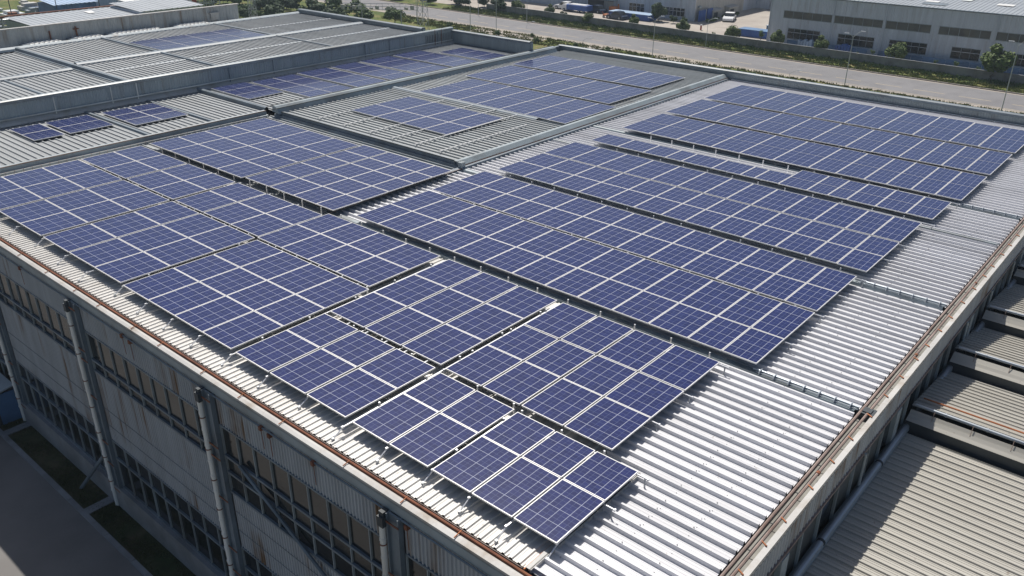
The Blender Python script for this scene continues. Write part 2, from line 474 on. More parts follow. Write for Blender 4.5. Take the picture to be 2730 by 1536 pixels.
# cross flashings with conduits
for x0, x1 in ((1.617, 1.643), (2.262, 2.286), (2.835, 2.85), (3.133, 3.158)):
    w = x1 - x0
    add('flashing', MB().extrude([(x0, RZ), (x0 + .004, RZ + .009), (x0 + w * .5, RZ + .0075), (x1 - .004, RZ + .009), (x1, RZ)], 'y', 0.41, 2.19), 'trim_light', B)
for x0 in (1.633, 2.276, 3.147):
    cm = MB().tube((x0, 0.405, RZ + .013), (x0, 0.65, RZ + .013), .0028, 8)
    cm.tube((x0 - .007, 0.405, RZ + .011), (x0 - .007, 0.64, RZ + .011), .0016, 6)
    for k in range(7):
        yk = 0.42 + k * 0.035
        cm.box(x0 - .011, x0 + .005, yk, yk + .0022, RZ + .008, RZ + .0175)
    add('conduit', cm, 'conduit', B)
add('gutter_outlet_box', MB().box(1.622, 1.652, 0.372, 0.402, RZ - .004, RZ + .010).box(1.628, 1.646, 0.378, 0.396, RZ + .010, RZ + .0125), 'trim_dark', B)
# sheet end laps : rows of small fixing screws on the bare right slope
sc = MB(); rr = random.Random(3)
for yrow in (0.49, 0.565):
    x = 0.9
    while x < 4.4:
        xx = math.floor(x / PITCH) * PITCH + 0.0233
        sc.box(xx - .0007, xx + .0007, yrow - .0007 + rr.uniform(-.0005, .0005), yrow + .0008, RZ + .0086, RZ + .0096)
        sc.box(xx - .0165, xx - .0157, yrow - .0005, yrow + .0006, RZ, RZ + .0014)
        x += PITCH * rr.choice((1, 1, 2))
o = add('roof_screws', sc, 'trim_dark', B, kind='stuff')

# --- body walls (plain, behind the cladding)
add('inner_wall', MB().box(0.788, 4.49, 0.374, 3.48, GZ, RZ - 0.013), 'concrete', B)

# --- left facade, x = 0.78
XW = 0.78
cap = MB().extrude([(XW - .002, -.034), (XW - .002, -.0245), (XW + .006, -.0225), (XW + .0125, -.0235), (XW + .0125, -.032)], 'y', 0.34, 5.6, 1)
add('coping', cap, 'cap', B)
add('eave_gutter', MB().extrude([(XW + .0135, -.0235), (XW + .0135, -.043), (XW + .031, -.043), (XW + .031, -.033)], 'y', 0.36, 3.47), 'trim_dark', B)
gr = MB()
pts = [(XW + .0155, 0.36 + k * 0.10, -.0215 + R.uniform(-.0007, .0007)) for k in range(32)]
gr.path(pts, .0030, 8)
add('rusty_gutter_pipe', gr, 'rust', B)
gr = MB()
for k in range(19):
    yk = 0.45 + k * 0.165 + R.uniform(-.03, .03)
    gr.tube((XW - .001, yk, -.0215), (XW + .018, yk, -.0185), .0012, 5)
add('gutter_brackets', gr, 'rust_bright', B, kind='stuff')
gr = MB(); y = 0.66
while y < 3.4:
    gr.tube((XW + .0255, y, -.0255), (XW + .0255, y + .0365, -.0255), .0007, 4)
    gr.tube((XW + .0255, y, -.0255), (XW + .036, y, -.0265), .0006, 4)
    y += 0.0356
add('safety_wire', gr, 'brown_pipe', B, kind='stuff')
add('fascia', MB().extrude([(XW - .003, -.031), (XW - .004, -.052), (XW + .004, -.053)], 'y', 0.34, 5.6), 'trim_light', B)
fr = MB()
pts = [(XW - .007, 0.40 + k * 0.12, -.0545 + R.uniform(-.0008, .0008)) for k in range(40)]
fr.path(pts, .0022, 6)
add('facade_cable', fr, 'trim', B)
add('plinth', MB().box(XW - .016, XW + .01, 0.36, 5.6, GZ - .01, -.687), 'concrete', B)

def siding_x(x, y0, y1, z0, z1, pitch=0.0105, d=0.0028, face=-1):
    """ribbed cladding in a plane x=const, ribs vertical; face -1 looks to -x"""
    prof = []; y = y0
    while y < y1:
        for du, dd in ((0, 0), (.40, 0), (.52, 1), (.80, 1), (.92, 0)):
            t = y + du * pitch
            if t < y1: prof.append((x + face * d * dd, t))
        y += pitch
    prof.append((x, y1))
    return MB().extrude(prof, 'z', z0, z1)
def siding_y(y, x0, x1, z0, z1, pitch=0.0125, d=0.003):
    prof = []; x = x0
    while x < x1:
        for du, dd in ((0, 0), (.40, 0), (.52, 1), (.80, 1), (.92, 0)):
            t = x + du * pitch
            if t < x1: prof.append((t, y - d * dd))
        x += pitch
    prof.append((x1, y))
    return MB().extrude(prof, 'z', z0, z1)

cols_y = [5.0, 4.32, 3.64, 2.955, 2.262, 1.585, 0.955, 0.39]
pane_cache = {}
def window_x(parent, x, y0, y1, zs, npane, mat='glass'):
    """window band in plane x: rails at zs (top..bottom), mullions between npane panes; window > frame, pane"""
    w = add('window', MB().box(x - .004, x + .004, y0, y1, zs[0] - .005, zs[0]).box(x - .005, x + .004, y0, y1, zs[-1], zs[-1] + .006), 'trim', parent)
    for z in zs[1:-1]:
        add('rail', MB().box(x - .0048, x + .003, y0 + .001, y1 - .001, z - .003, z + .003), 'trim', w)
    dy = (y1 - y0) / npane
    for k in range(npane + 1):
        yk = y0 + k * dy
        yk = min(max(yk, y0 + .0015), y1 - .0015)
        add('mullion', MB().box(x - .0036, x + .002, yk - .0012, yk + .0012, zs[-1] + .006, zs[0] - .005), 'trim_light', w)
    for a, b in zip(zs[:-1], zs[1:]):
        for k in range(npane):
            t = R.uniform(-.0006, .0006)
            ya = y0 + k * dy + .0012; yb = ya + dy - .0024
            add('pane', MB().quad((x + .001 + t, ya, b), (x + .001 - t, yb, b), (x + .001 - t, yb, a), (x + .001 + t, ya, a)), mat, w)
    return w

for i in range(len(cols_y) - 1):
    yb, ya = cols_y[i], cols_y[i + 1]
    y0, y1 = ya + 0.004, yb - 0.036
    near = ya < 1.5
    b1 = (-.135, -.228, -.268) if not near else (-.135, -.224, -.272, -.335)
    add('siding_panel', siding_x(XW, y0, y1, b1[0], -.053), 'siding', B)
    add('siding_panel', siding_x(XW, y0, y1, -.506, b1[-1]), 'siding', B)
    if i >= 2:
        window_x(B, XW, y0, y1, b1, 9)
        window_x(B, XW, y0, y1, (-.506, -.574, -.687), 9)
    else:
        add('window', MB().quad((XW, y0, b1[-1]), (XW, y1, b1[-1]), (XW, y1, b1[0]), (XW, y0, b1[0])), 'glass', B)
        add('window', MB().quad((XW, y0, -.687), (XW, y1, -.687), (XW, y1, -.506), (XW, y0, -.506)), 'glass', B)
    # thin horizontal joint line of the cladding
    add('cladding_seam', MB().box(XW - .0036, XW - .0028, y0, y1, -.392, -.3905).box(XW - .0036, XW - .0028, y0, y1, -.452, -.4505), 'trim', B, kind='stuff')
for i, yc in enumerate(cols_y):
    cm = MB().box(XW - .015, XW - .003, yc - .034, yc - .031, GZ, -.052).box(XW - .015, XW - .003, yc - .003, yc + .000, GZ, -.052)
    cm.box(XW - .009, XW - .006, yc - .031, yc - .003, GZ, -.054)
    add('column', cm, 'trim', B)
    bk = MB()
    for z in (-.07, -.20, -.235, -.36, -.52, -.60, -.70):
        bk.box(XW - .0168, XW - .0152, yc - .035, yc + .003, z - .002, z + .002)
    add('column_straps', bk, 'rust', B, kind='stuff')
    # downpipe
    px, py = XW - .0175, yc + .009
    pm = MB().tube((px, py, -.083), (px + .001, py, GZ), .0064, 14)
    z = -.12
    while z > GZ + .03:
        pm.tube((px, py, z), (px, py, z + .006), .0071, 14); z -= .0455
    dp = add('downpipe', pm, 'pvc', B, smooth=False)
    hb = MB().box(px - .007, px + .012, py - .010, py + .006, -.083, -.060).box(px - .003, px + .012, py - .008, py + .004, -.060, -.050)
    add('hopper', hb, 'trim_dark', dp)
    st = MB(); z = -.13
    while z > GZ + .03:
        st.tube((px, py, z), (px, py, z + .0022), .0075, 14); st.box(px, px + .013, py - .0012, py + .0012, z, z + .002); z -= .091
    add('pipe_clip', st, 'rust', dp, kind='stuff')
# diagonal braces on the facade
add('brace', MB().box(0, 0, 0, 0, 0, 0) if False else MB().tube((XW - .010, 1.475, -.215), (XW - .010, 0.97, -.47), .0045, 6), 'trim', B)
add('brace', MB().tube((XW - .012, 2.30, -.60), (XW - .055, 2.44, GZ), .006, 6), 'trim', B)
# small rusty fixings on the facade
sm = MB()
for yk, zk in ((1.97, -.055), (1.93, -.058), (1.36, -.055), (1.33, -.060), (0.905, -.060), (2.6, -.056), (1.18, -.056)):
    sm.box(XW - .012, XW - .003, yk - .004, yk + .004, zk - .006, zk + .004)
    sm.tube((XW - .008, yk, zk), (XW - .008, yk - .002, zk - .055), .0008, 4)
add('facade_fixings', sm, 'rust', B, kind='stuff')

# --- right facade, y = 0.366
YW = 0.366
add('box_gutter', MB().extrude([(.409, RZ - .001), (.409, -.036), (.376, -.036), (.376, -.0255)], 'x', XW, 4.5), 'gutter', B)
gb = MB(); x = 0.85
add('roof_edge_shade_strip', MB().box(XW, 4.5, .4085, .4095, -.04, RZ - .0005), 'trim_dark', B)  # solid dark strip, shade under the sheet ends put in as colour
add('gutter_pipe', MB().path([(XW + k * .1, .3985 + R.uniform(-.0004, .0004), -.0225 + R.uniform(-.0004, .0004)) for k in range(38)], .0032, 8), 'brown_pipe', B, label='inner brown pipe along the right gutter')
add('gutter_pipe', MB().path([(XW + k * .1, .3845 + R.uniform(-.0004, .0004), -.0215 + R.uniform(-.0004, .0004)) for k in range(38)], .0032, 8), 'brown_pipe', B, label='outer brown pipe along the right gutter')
gbm = MB(); gb2 = MB(); x = 0.9
while x < 4.45:
    gbm.tube((x, .400, -.0245), (x + .002, .383, -.0235), .0010, 5)
    xx = x + R.uniform(.02, .04)
    gb2.tube((xx, .384, -.0195), (xx - .006, .372, -.0195), .0017, 5)
    x += R.uniform(.085, .12)
add('gutter_ties', gbm, 'trim_dark', B, kind='stuff')
add('pipe_brackets', gb2, 'rust_bright', B, kind='stuff')
add('pipe_joints', MB().tube((1.36, .3845, -.0215), (1.368, .3845, -.0215), .0045, 8).tube((1.95, .3845, -.0215), (1.958, .3845, -.0215), .0045, 8).tube((2.48, .3845, -.0215), (2.488, .3845, -.0215), .0045, 8), 'rust', B, kind='stuff')
add('parapet_ledge', MB().extrude([(.3755, -.033), (.3755, -.0215), (.3640, -.0205), (.3640, -.0300)], 'x', XW - .002, 4.5), 'cap', B)
yb_cols = [0.92 + 0.088 * k for k in range(42)]
add('siding_panel', siding_y(YW, XW, 4.5, -.084, -.029, 0.0135, 0.0028), 'siding', B)
add('window_head', MB().box(XW, 4.5, YW - .006, YW + .001, -.0875, -.0835), 'brown_pipe', B)
gwin = add('window', MB().box(XW, 4.5, YW + .0035, YW + .006, -.19, -.0875), 'trim_dark', B)
for k, x in enumerate(yb_cols):
    if x > 4.45: break
    big = (k % 7 == 3)
    if big:
        add('column', MB().box(x - .016, x + .016, YW - .008, YW + .003, -.188, -.088), 'trim_light', B)
    add('mullion', MB().box(x - .0016, x + .0016, YW - .004, YW + .002, -.188, -.0875), 'trim_light', gwin)
    add('pane', MB().quad((x + .002, YW + .002 + R.uniform(-.001, .001), -.185), (x + .0864, YW + .002 + R.uniform(-.001, .001), -.185), (x + .0864, YW + .002, -.0875), (x + .002, YW + .002, -.0875)), 'glass_dust' if R.random() < .55 else 'glass', gwin)
for xc in (1.58, 2.36, 2.62, 2.9):
    add('downpipe', MB().tube((xc, YW - .008, -.086), (xc, YW - .008, -.185), .0035, 8), 'trim_light', B)

# --- beams, stepped roofs
add('low_gutter_beam', MB().extrude([(2.181, RZ), (2.184, RZ + .006), (2.193, RZ + .004), (2.196, RZ + .010), (2.212, RZ + .013), (2.217, RZ + .009), (2.219, RZ)], 'x', 1.617, 2.283, close=True), 'trim', B)
add('beam_edge', MB().box(1.617, 2.283, 2.194, 2.1965, RZ + .009, RZ + .0115), 'brown_pipe', B)
# platform wall facing the camera side (x = 2.283)
add('platform_wall', MB().extrude([(2.255, RZ), (2.257, RZ + .006), (2.268, RZ + .004), (2.2705, RZ + .0155), (2.279, RZ + .0155), (2.281, RZ + .030), (2.292, RZ + .032), (2.294, RZ + .024)], 'y', 2.20, 3.44), 'trim', B)
add('wall_edge', MB().box(2.2785, 2.2815, 2.20, 3.42, RZ + .030, RZ + .033), 'trim_dark', B)
add('corner_post', MB().box(2.268, 2.290, 2.196, 2.216, RZ, 0.003), 'trim_light', B)
# beam running to the far parapet
add('gutter_beam', MB().extrude([(2.240, -.012), (2.239, .0035), (2.223, .004), (2.206, -.011), (2.2055, -.014)], 'x', 2.27, 4.5), 'trim_light', B, label='long pale raised beam that crosses the roof to the far parapet')
add('beam_edge', MB().box(2.27, 4.5, 2.2045, 2.2065, -.0155, -.0125), 'rust', B)
add('lower_gutter_beam', MB().extrude([(2.205, -.015), (2.1935, -.0165), (2.191, -.021), (2.1885, RZ)], 'x', 2.27, 4.5), 'trim', B)
PZ = -0.006
add('roof_sheet', ribs_b(2.292, 3.01, 2.235, 3.39, PZ, h=.006), 'roof_platform', B, label='weathered dark striped roof of the raised platform')
add('flashing', MB().extrude([(3.01, PZ), (3.0, PZ + .012), (2.985, PZ + .010), (2.975, PZ)], 'y', 2.40, 3.39), 'trim', B)
add('roof_sheet', ribs_b(3.01, 4.5, 2.235, 3.39, PZ), 'roof_platform', B)
# upper beam between the platform and the next roof
add('gutter_beam', MB().extrude([(3.385, PZ), (3.392, PZ + .008), (3.400, .018), (3.412, .028), (3.434, .028), (3.440, .0)], 'x', 2.262, 4.42, close=True), 'trim_light', B)
add('beam_edge', MB().box(2.235, 4.42, 3.3985, 3.401, .0175, .0205).box(2.235, 4.42, 3.431, 3.436, .0275, .0305), 'trim_dark', B)
add('eave_gutter', MB().extrude([(3.455, RZ), (3.457, -.019), (3.470, -.017), (3.474, -.002), (3.492, .0), (3.497, -.012)], 'x', 0.78, 2.25), 'trim_light', B)
add('beam_edge', MB().box(0.78, 2.25, 3.4725, 3.4745, -.003, .001), 'brown_pipe', B)
wr = MB(); x = .9
while x < 2.2:
    wr.tube((x, 3.452, RZ + .003), (x, 3.452, RZ + .016), .0008, 4); x += .033
wr.tube((.9, 3.452, RZ + .014), (2.2, 3.452, RZ + .014), .0006, 4)
add('safety_wire', wr, 'brown_pipe', B, kind='stuff')
# first raised roof behind
add('roof_sheet', ribs_b(0.79, 2.262, 3.495, 4.13, -.012), 'roof_old', B)
add('roof_sheet', ribs_b(2.283, 4.2, 3.435, 4.13, -.006), 'roof_old', B)
add('roof_underlay', MB().box(0.79, 4.2, 3.49, 4.13, -.05, -.02), 'trim_dark', B)
add('step_wall', MB().extrude([(2.262, -.012), (2.264, .006), (2.275, .010), (2.281, .004), (2.283, -.006)], 'y', 3.50, 4.13), 'trim', B)
for x in (1.675, 1.985):
    add('flashing', MB().extrude([(x - .010, -.012), (x - .006, -.003), (x + .006, -.003), (x + .012, -.012)], 'y', 3.50, 4.12), 'trim', B)
# end parapet, stepping back twice
def parapet(x, y0, y1, z0, z1, t=.03):
    add('parapet', siding_x(x, y0, y1, z0 + .004, z1 - .008, 0.0125, 0.0025), 'siding_mid', B)
    add('parapet_cap', MB().extrude([(x - .006, z1 - .013), (x - .006, z1 - .002), (x + .004, z1 + .002), (x + t, z1 - .001), (x + t, z1 - .02)], 'y', y0, y1), 'trim', B)
    add('parapet_foot', MB().extrude([(x - .02, z0), (x - .015, z0 + .006), (x - .001, z0 + .009)], 'y', y0, y1), 'trim_dark', B)
    add('end_wall', MB().box(x + .004, x + t, y0, y1, GZ, z1 - .006), 'siding_mid', B)
parapet(4.5, 0.366, 3.44, RZ, .026)
parapet(4.2, 3.44, 4.13, -.01, .082)
parapet(3.95, 4.16, 5.5, .082, .118)
add('end_wall', MB().box(4.2, 4.53, 3.43, 3.445, GZ, .02).box(3.95, 4.24, 4.13, 4.16, GZ, .07), 'siding_mid', B)
pw = MB()
pw.tube((4.486, 0.40, RZ + .012), (4.486, 2.18, RZ + .012), .0022, 6)
for k in range(12): pw.box(4.478, 4.494, .5 + k * .15, .503 + k * .15, RZ, RZ + .014)
add('cable_tray', pw, 'conduit', B, kind='stuff')
# tall wall facing the camera
add('tall_wall', siding_y(4.13, 0.785, 4.2, .012, .086, 0.0150, 0.003), 'siding_tall', B, label='tall blue-grey ribbed wall between the two upper roofs')
add('wall_cap', MB().extrude([(4.118, .084), (4.117, .098), (4.125, .102), (4.150, .100), (4.150, .085)], 'x', 0.785, 4.2), 'trim_light', B)
add('wall_foot', MB().extrude([(4.10, -.008), (4.108, .002), (4.128, .013)], 'x', 0.785, 4.2), 'cap', B)
add('white_pipe', MB().tube((0.785, 4.118, .020), (4.19, 4.118, .020), .0030, 8), 'pvc', B)
for x in (1.55, 1.82, 1.95, 2.47, 2.75, 3.42, 3.62, 4.05):
    add('downpipe', MB().tube((x, 4.119, .086), (x, 4.119, .004), .0028, 6), 'pvc' if x < 2 else 'trim', B)
add('wall_ladder', MB().path([(4.02, 4.112, .0), (4.02, 4.112, .105)], .0015, 5).path([(4.08, 4.112, .0), (4.08, 4.112, .105)], .0015, 5), 'rust', B, kind='stuff')
add('roof_sheet', ribs_b(1.945, 3.95, 4.15, 5.48, .085), 'roof_old', B)
add('roof_sheet', ribs_b(0.79, 1.90, 4.15, 4.70, .072), 'roof_old', B)
add('roof_sheet', ribs_b(0.79, 1.90, 4.74, 5.48, .072), 'roof_old', B)
add('roof_underlay', MB().box(0.79, 3.95, 4.15, 5.5, -.05, .064), 'trim_dark', B)
add('roof_underlay', MB().box(1.93, 3.95, 4.151, 5.499, .0641, .078), 'trim_dark', B)
add('step_wall', MB().extrude([(1.90, .072), (1.902, .082), (1.912, .084), (1.915, .098), (1.930, .100), (1.938, .096), (1.945, .085)], 'y', 4.15, 5.48), 'trim', B)
for x in (2.43, 3.22):
    add('flashing', MB().extrude([(x - .012, .085), (x - .008, .096), (x + .006, .096), (x + .012, .085)], 'y', 4.15, 5.48), 'trim', B)
add('flashing', MB().extrude([(1.548, .072), (1.552, .079), (1.562, .079), (1.566, .072)], 'y', 4.15, 4.70), 'trim', B)
def beam_x(name, x0, x1, y, z, w=.03, h=.014, mat='trim_light'):
    add(name, MB().extrude([(y - w, z), (y - w * .8, z + h * .6), (y - w * .2, z + h), (y + w * .6, z + h), (y + w, z)], 'x', x0, x1), mat, B)
beam_x('gutter_beam', 1.945, 3.95, 4.76, .085, mat='trim')
beam_x('gutter_beam', 0.79, 1.90, 4.72, .072, mat='trim')
beam_x('flashing', 1.945, 3.95, 4.47, .085, .012, .006, 'trim')
beam_x('flashing', 0.79, 3.95, 5.485, .08, .02, .02, 'siding_tall')
beam_x('flashing', 2.95, 3.95, 5.10, .085, .008, .006, 'trim')
# far white upstand wall and the white roof sheets before it
add('upstand_wall', siding_y(5.60, 0.79, 3.50, .06, .183, 0.026, 0.003), 'siding_white', B, label='long pale ribbed upstand wall behind the upper roof')
add('wall_cap', MB().box(0.79, 3.505, 5.59, 5.615, .183, .189), 'cap', B)
add('upstand_back', MB().box(0.79, 3.50, 5.604, 5.63, GZ, .182), 'siding_white', B)
add('roof_sheet', ribs_b(0.79, 3.5, 5.50, 5.60, .075), 'roof_front', B)
for x0, x1, in ((1.98, 2.20), (2.26, 2.46), (2.50, 2.84), (2.95, 3.20)):
    rt = add('rooflight', MB().box(x0, x1, 5.505, 5.585, .084, .098), 'trim', B)
    add('rooflight_sheet', ribs_b(x0 + .03, x1, 5.503, 5.585, .0985), 'sky_sheet', rt)
add('wall_vent', MB().box(3.27, 3.33, 5.585, 5.60, .10, .15).box(3.26, 3.34, 5.58, 5.60, .142, .148), 'cap', B)
add('wall_brackets', MB().box(2.17, 2.174, 5.588, 5.60, .10, .15).box(2.33, 2.336, 5.588, 5.60, .10, .16).box(2.315, 2.35, 5.587, 5.60, .143, .148), 'rust', B, kind='stuff')
add('end_wall', MB().box(0.785, 4.0, 5.49, 5.60, GZ, .063), 'siding_mid', B)

# =================================================================== SOLAR PANELS
pv_cache = {}
FW = 0.0016          # frame width
def panel_mesh(w, l, long):
    """w along y, l along x (plan units); origin at the centre, top of frame at z=0"""
    key = (round(w, 3), round(l, 3), long)
    if key in pv_cache: return pv_cache[key]
    w, l = key[0], key[1]
    fr = MB(); hx, hy, t = l / 2, w / 2, 0.0034
    fr.box(-hx, hx, -hy, -hy + FW, -t, 0).box(-hx, hx, hy - FW, hy, -t, 0)
    fr.box(-hx, -hx + FW, -hy + FW, hy - FW, -t, 0).box(hx - FW, hx, -hy + FW, hy - FW, -t, 0)
    if long: fr.box(-.0007, .0007, -hy + FW, hy - FW, -t, -.0001)
    fm = fr.mesh('frame'); fm.materials.append(M['frame_al'])
    a, b = hx - FW, hy - FW
    g = MB().quad((-a, -b, -.0005), (a, -b, -.0005), (a, b, -.0005), (-a, b, -.0005))
    gm = g.mesh('cell_sheet'); gm.materials.append(M['pv'])
    uvl = gm.uv_layers.new(name='UVMap')
    nv = 24 if long else 12
    for li, (uu, vv) in zip(gm.polygons[0].loop_indices, ((8, 0), (8, nv), (0, nv), (0, 0))):
        uvl.data[li].uv = (uu, vv)
    bk = MB().box(-hx + .002, hx - .002, -hy + .002, hy - .002, -.0030, -.0010).mesh('backing'); bk.materials.append(M['trim_dark'])
    pv_cache[key] = (fm, gm, bk)
    return pv_cache[key]
proto = {}
NP = [0]
def panel(x0, x1, y0, y1, z, label, group, long=False, g=0.0020):
    l, w = x1 - x0 - g, y1 - y0 - g
    key = (round(w, 3), round(l, 3), long)
    cx, cy = (x0 + x1) / 2, (y0 + y1) / 2
    if key not in proto:
        r_ = D.objects.new('solar_panel', None); r_.empty_display_size = 0.2
        COL.objects.link(r_)
        fm, gm, bk = panel_mesh(w, l, long)
        for nm, me in (('frame', fm), ('cell_sheet', gm), ('back_sheet', bk)):
            c = D.objects.new(nm, me); COL.objects.link(c); c.parent = r_
        proto[key] = r_
    else:
        src = proto[key]
        r_ = src.copy(); COL.objects.link(r_)
        for ch in list(src.children):
            c = ch.copy(); COL.objects.link(c); c.parent = r_
    r_.location = P(cx, cy, z)
    rx = R.gauss(0, .0022); ry = R.gauss(0, .0022)
    r_.rotation_euler = (rx, ry, R.gauss(0, .0006))
    props(r_, label, 'solar panel', group)
    NP[0] += 1
    return r_

def pairs(l): return list(zip(l[:-1], l[1:]))
def block(desc, xs, ys, z, group, anchor_x, anchor_y, long=False, skip=(), sc=1.0, look='dark blue'):
    """anchor_x: what the first column (small x) lies next to; anchor_y: what the first row (small y) lies next to"""
    for i, (x0, x1) in enumerate(xs):
        for j, (y0, y1) in enumerate(ys):
            if (i, j) in skip: continue
            lab = '%s solar panel, %s, ' % (look, desc)
            parts = []
            if len(xs) > 1: parts.append('%s %s' % (ORD[i + 1], anchor_x))
            if len(ys) > 1: parts.append('%s %s' % (ORD[j + 1], anchor_y))
            lab += ', '.join(parts)
            panel(x0 * sc, x1 * sc, y0 * sc, y1 * sc, z, lab, group, long)

ge = 'from left eave'; gr_ = 'from bare roof'
# corner block
Y6 = [(.634, .731), (.733, .831), (.833, .934)]
block('front corner block', [(.865, 1.007), (1.007, 1.118)], Y6, 0, 'solar panels of the front corner block', ge, 'from bare roof')
block('second eave block', [(.866, 1.008), (1.008, 1.122)], [(.944, 1.054), (1.056, 1.166)], 0, 'solar panels of the second eave block', ge, 'from corner block')
block('stepped block above corner', [(1.14, 1.284), (1.284, 1.419), (1.421, 1.582)], [(.71, .83), (.832, .944), (.948, 1.055), (1.058, 1.17)], 0, 'solar panels of the stepped block', 'from eave side', 'from bare roof')
block('third eave block', [(.867, 1.012), (1.012, 1.13), (1.145, 1.293), (1.293, 1.443), (1.443, 1.583)], [(1.188, 1.320), (1.324, 1.455), (1.459, 1.592)], 0, 'solar panels of the third eave block', ge, 'from lower gap')
block('fourth eave block', [(.869, 1.018), (1.018, 1.146), (1.146, 1.297)], [(1.612, 1.738), (1.738, 1.868), (1.868, 2.0), (2.0, 2.138)], 0, 'solar panels of the fourth eave block', ge, 'from lower gap')
block('block before gutter end', [(1.307, 1.455), (1.455, 1.584)], [(1.625, 1.77), (1.77, 1.90), (1.90, 2.03), (2.03, 2.152)], 0, 'solar panels before the gutter end', 'from eave side', 'from lower gap')
# left array
block('far left array', [(.872, 1.020), (1.020, 1.165), (1.165, 1.303), (1.313, 1.445), (1.445, 1.563)],
      [(2.156, 2.31), (2.31, 2.47), (2.475, 2.650), (2.665, 2.82), (2.82, 2.990), (3.0, 3.175), (3.175, 3.36)], 0, 'solar panels of the far left array', ge, 'from lower gap')
block('array below platform wall', [(1.612, 1.742), (1.742, 1.862), (1.862, 1.985), (1.985, 2.08), (2.08, 2.185)],
      [(2.165, 2.258), (2.258, 2.388), (2.388, 2.525), (2.53, 2.68)], 0, 'solar panels below the platform wall', 'from walkway', 'from gutter')
block('top array by platform', [(1.602, 1.732), (1.732, 1.857), (1.857, 1.99), (1.99, 2.168)],
      [(2.69, 2.855), (2.855, 3.03), (3.03, 3.205), (3.205, 3.365)], 0, 'solar panels beside the platform corner', 'from walkway', 'from dark gap')
# right slope
YQ = [2.07, 1.96, 1.838, 1.732, 1.623, 1.502, 1.39, 1.271, 1.16, 1.048, .937, .825, .733, .643][::-1]
block('lower band of right roof', [(1.630, 1.782), (1.782, 1.968), (1.979, 2.123), (2.123, 2.263)], pairs(YQ), 0, 'solar panels of the lower band', 'from walkway', 'from right')
YQ3 = [2.05, 1.917, 1.783, 1.658, 1.538, 1.425, 1.316, 1.228, 1.133, 1.022, .912, .806, .722, .633][::-1]
block('middle band of right roof', [(2.310, 2.452), (2.452, 2.594), (2.600, 2.815)], pairs(YQ3), 0, 'solar panels of the middle band', 'from lower edge', 'from right')
YR = [2.015, 1.875, 1.75, 1.645, 1.57, 1.435, 1.315, 1.256, 1.16, 1.052, .974, .906, .806, .705, .617][::-1]
block('narrow striped row', [(2.874, 3.09)], [p for p in pairs(YR) if p[0] < 1.1], 0, 'solar panels of the narrow row', '', 'from right', long=True, look='wide blue')
block('narrow striped row', [(2.877, 3.01)], [p for p in pairs(YR) if p[0] > 1.1], 0, 'solar panels of the narrow row', '', 'from row middle', look='short blue')
YV = [2.028, 1.886, 1.745, 1.58, 1.448, 1.304, 1.156, 1.048, .94, .858, .77, .687, .597][::-1]
YU = [2.033, 1.903, 1.76, 1.597, 1.451, 1.306, 1.156, 1.048, .938, .859, .772, .685, .595][::-1]
YT = [2.035, 1.77, 1.61, 1.455, 1.306, 1.15, 1.002, .849, .734, .591][::-1]
block('third row from far parapet', [(3.137, 3.485)], pairs(YV), 0, 'solar panels third row from the parapet', '', 'from right', long=True, look='long blue')
block('second row from far parapet', [(3.518, 3.872)], pairs(YU), 0, 'solar panels second row from the parapet', '', 'from right', long=True, look='long blue')
block('row beside far parapet', [(3.902, 4.318)], pairs(YT), 0, 'solar panels beside the far parapet', '', 'from right', long=True, look='long blue')
# platform
zp = .008; k_ = .992
block('island among platform rails', [(2.527, 2.685), (2.685, 2.91)], [(2.535, 2.675), (2.677, 2.82), (2.822, 2.998), (3.0, 3.18)], zp, 'solar panels on the striped platform roof', 'from wall side', 'from platform corner', sc=k_)
block('near platform row', [(3.025, 3.44)], pairs([3.231, 3.077, 2.946, 2.818, 2.664, 2.507, 2.368, 2.262][::-1]), zp, 'solar panels of the near platform row', '', 'from beam', long=True, sc=k_, look='long blue')
block('middle platform row', [(3.470, 3.87)], pairs([3.319, 3.131, 2.993, 2.822, 2.685, 2.513, 2.328][::-1]), zp, 'solar panels of the middle platform row', '', 'from beam', long=True, sc=k_, look='long blue')
block('far platform row', [(3.905, 4.28)], pairs([3.343, 3.165, 2.99, 2.838, 2.605, 2.36][::-1]), zp, 'solar panels of the far platform row', '', 'from beam', long=True, sc=k_, look='long blue')
# raised roof behind
block('pair under tall wall', [(1.30, 1.43), (1.45, 1.645)], [(3.76, 3.89), (3.89, 4.02)], .001, 'solar panels under the tall wall', 'from left', 'from lower gutter', look='faded blue')
block('strip under tall wall', [(1.705, 1.835), (1.835, 1.965)], [(3.68, 3.79), (3.79, 3.90), (3.90, 4.01)], .001, 'solar panels of the strip under the tall wall', 'from left', 'from lower gutter', look='faded blue')
# far panels, past the first 300: one object
def far_panels(name, grids, label, z):
    fr = MB(); ce = MB()
    for xs, ys in grids:
        for x0, x1 in pairs(xs):
            for y0, y1 in pairs(ys):
                g = .0016
                fr.box(x0 + g, x1 - g, y0 + g, y1 - g, z - .003, z)
                ce.quad((x0 + g + FW, y0 + g + FW, z + .0004), (x1 - g - FW, y0 + g + FW, z + .0004), (x1 - g - FW, y1 - g - FW, z + .0004), (x0 + g + FW, y1 - g - FW, z + .0004))
    o = add(name, fr, 'frame_al', kind='stuff', label=label, cat='solar panels')
    me = ce.mesh('cell_sheet', origin(o)); me.materials.append(M['pv'])
    uvl = me.uv_layers.new(name='UVMap')
    for p in me.polygons:
        for li, (uu, vv) in zip(p.loop_indices, ((8, 0), (8, 12), (0, 12), (0, 0))): uvl.data[li].uv = (uu, vv)
    c = D.objects.new('cell_sheet', me); COL.objects.link(c); c.parent = o
    c['kind'] = 'stuff'
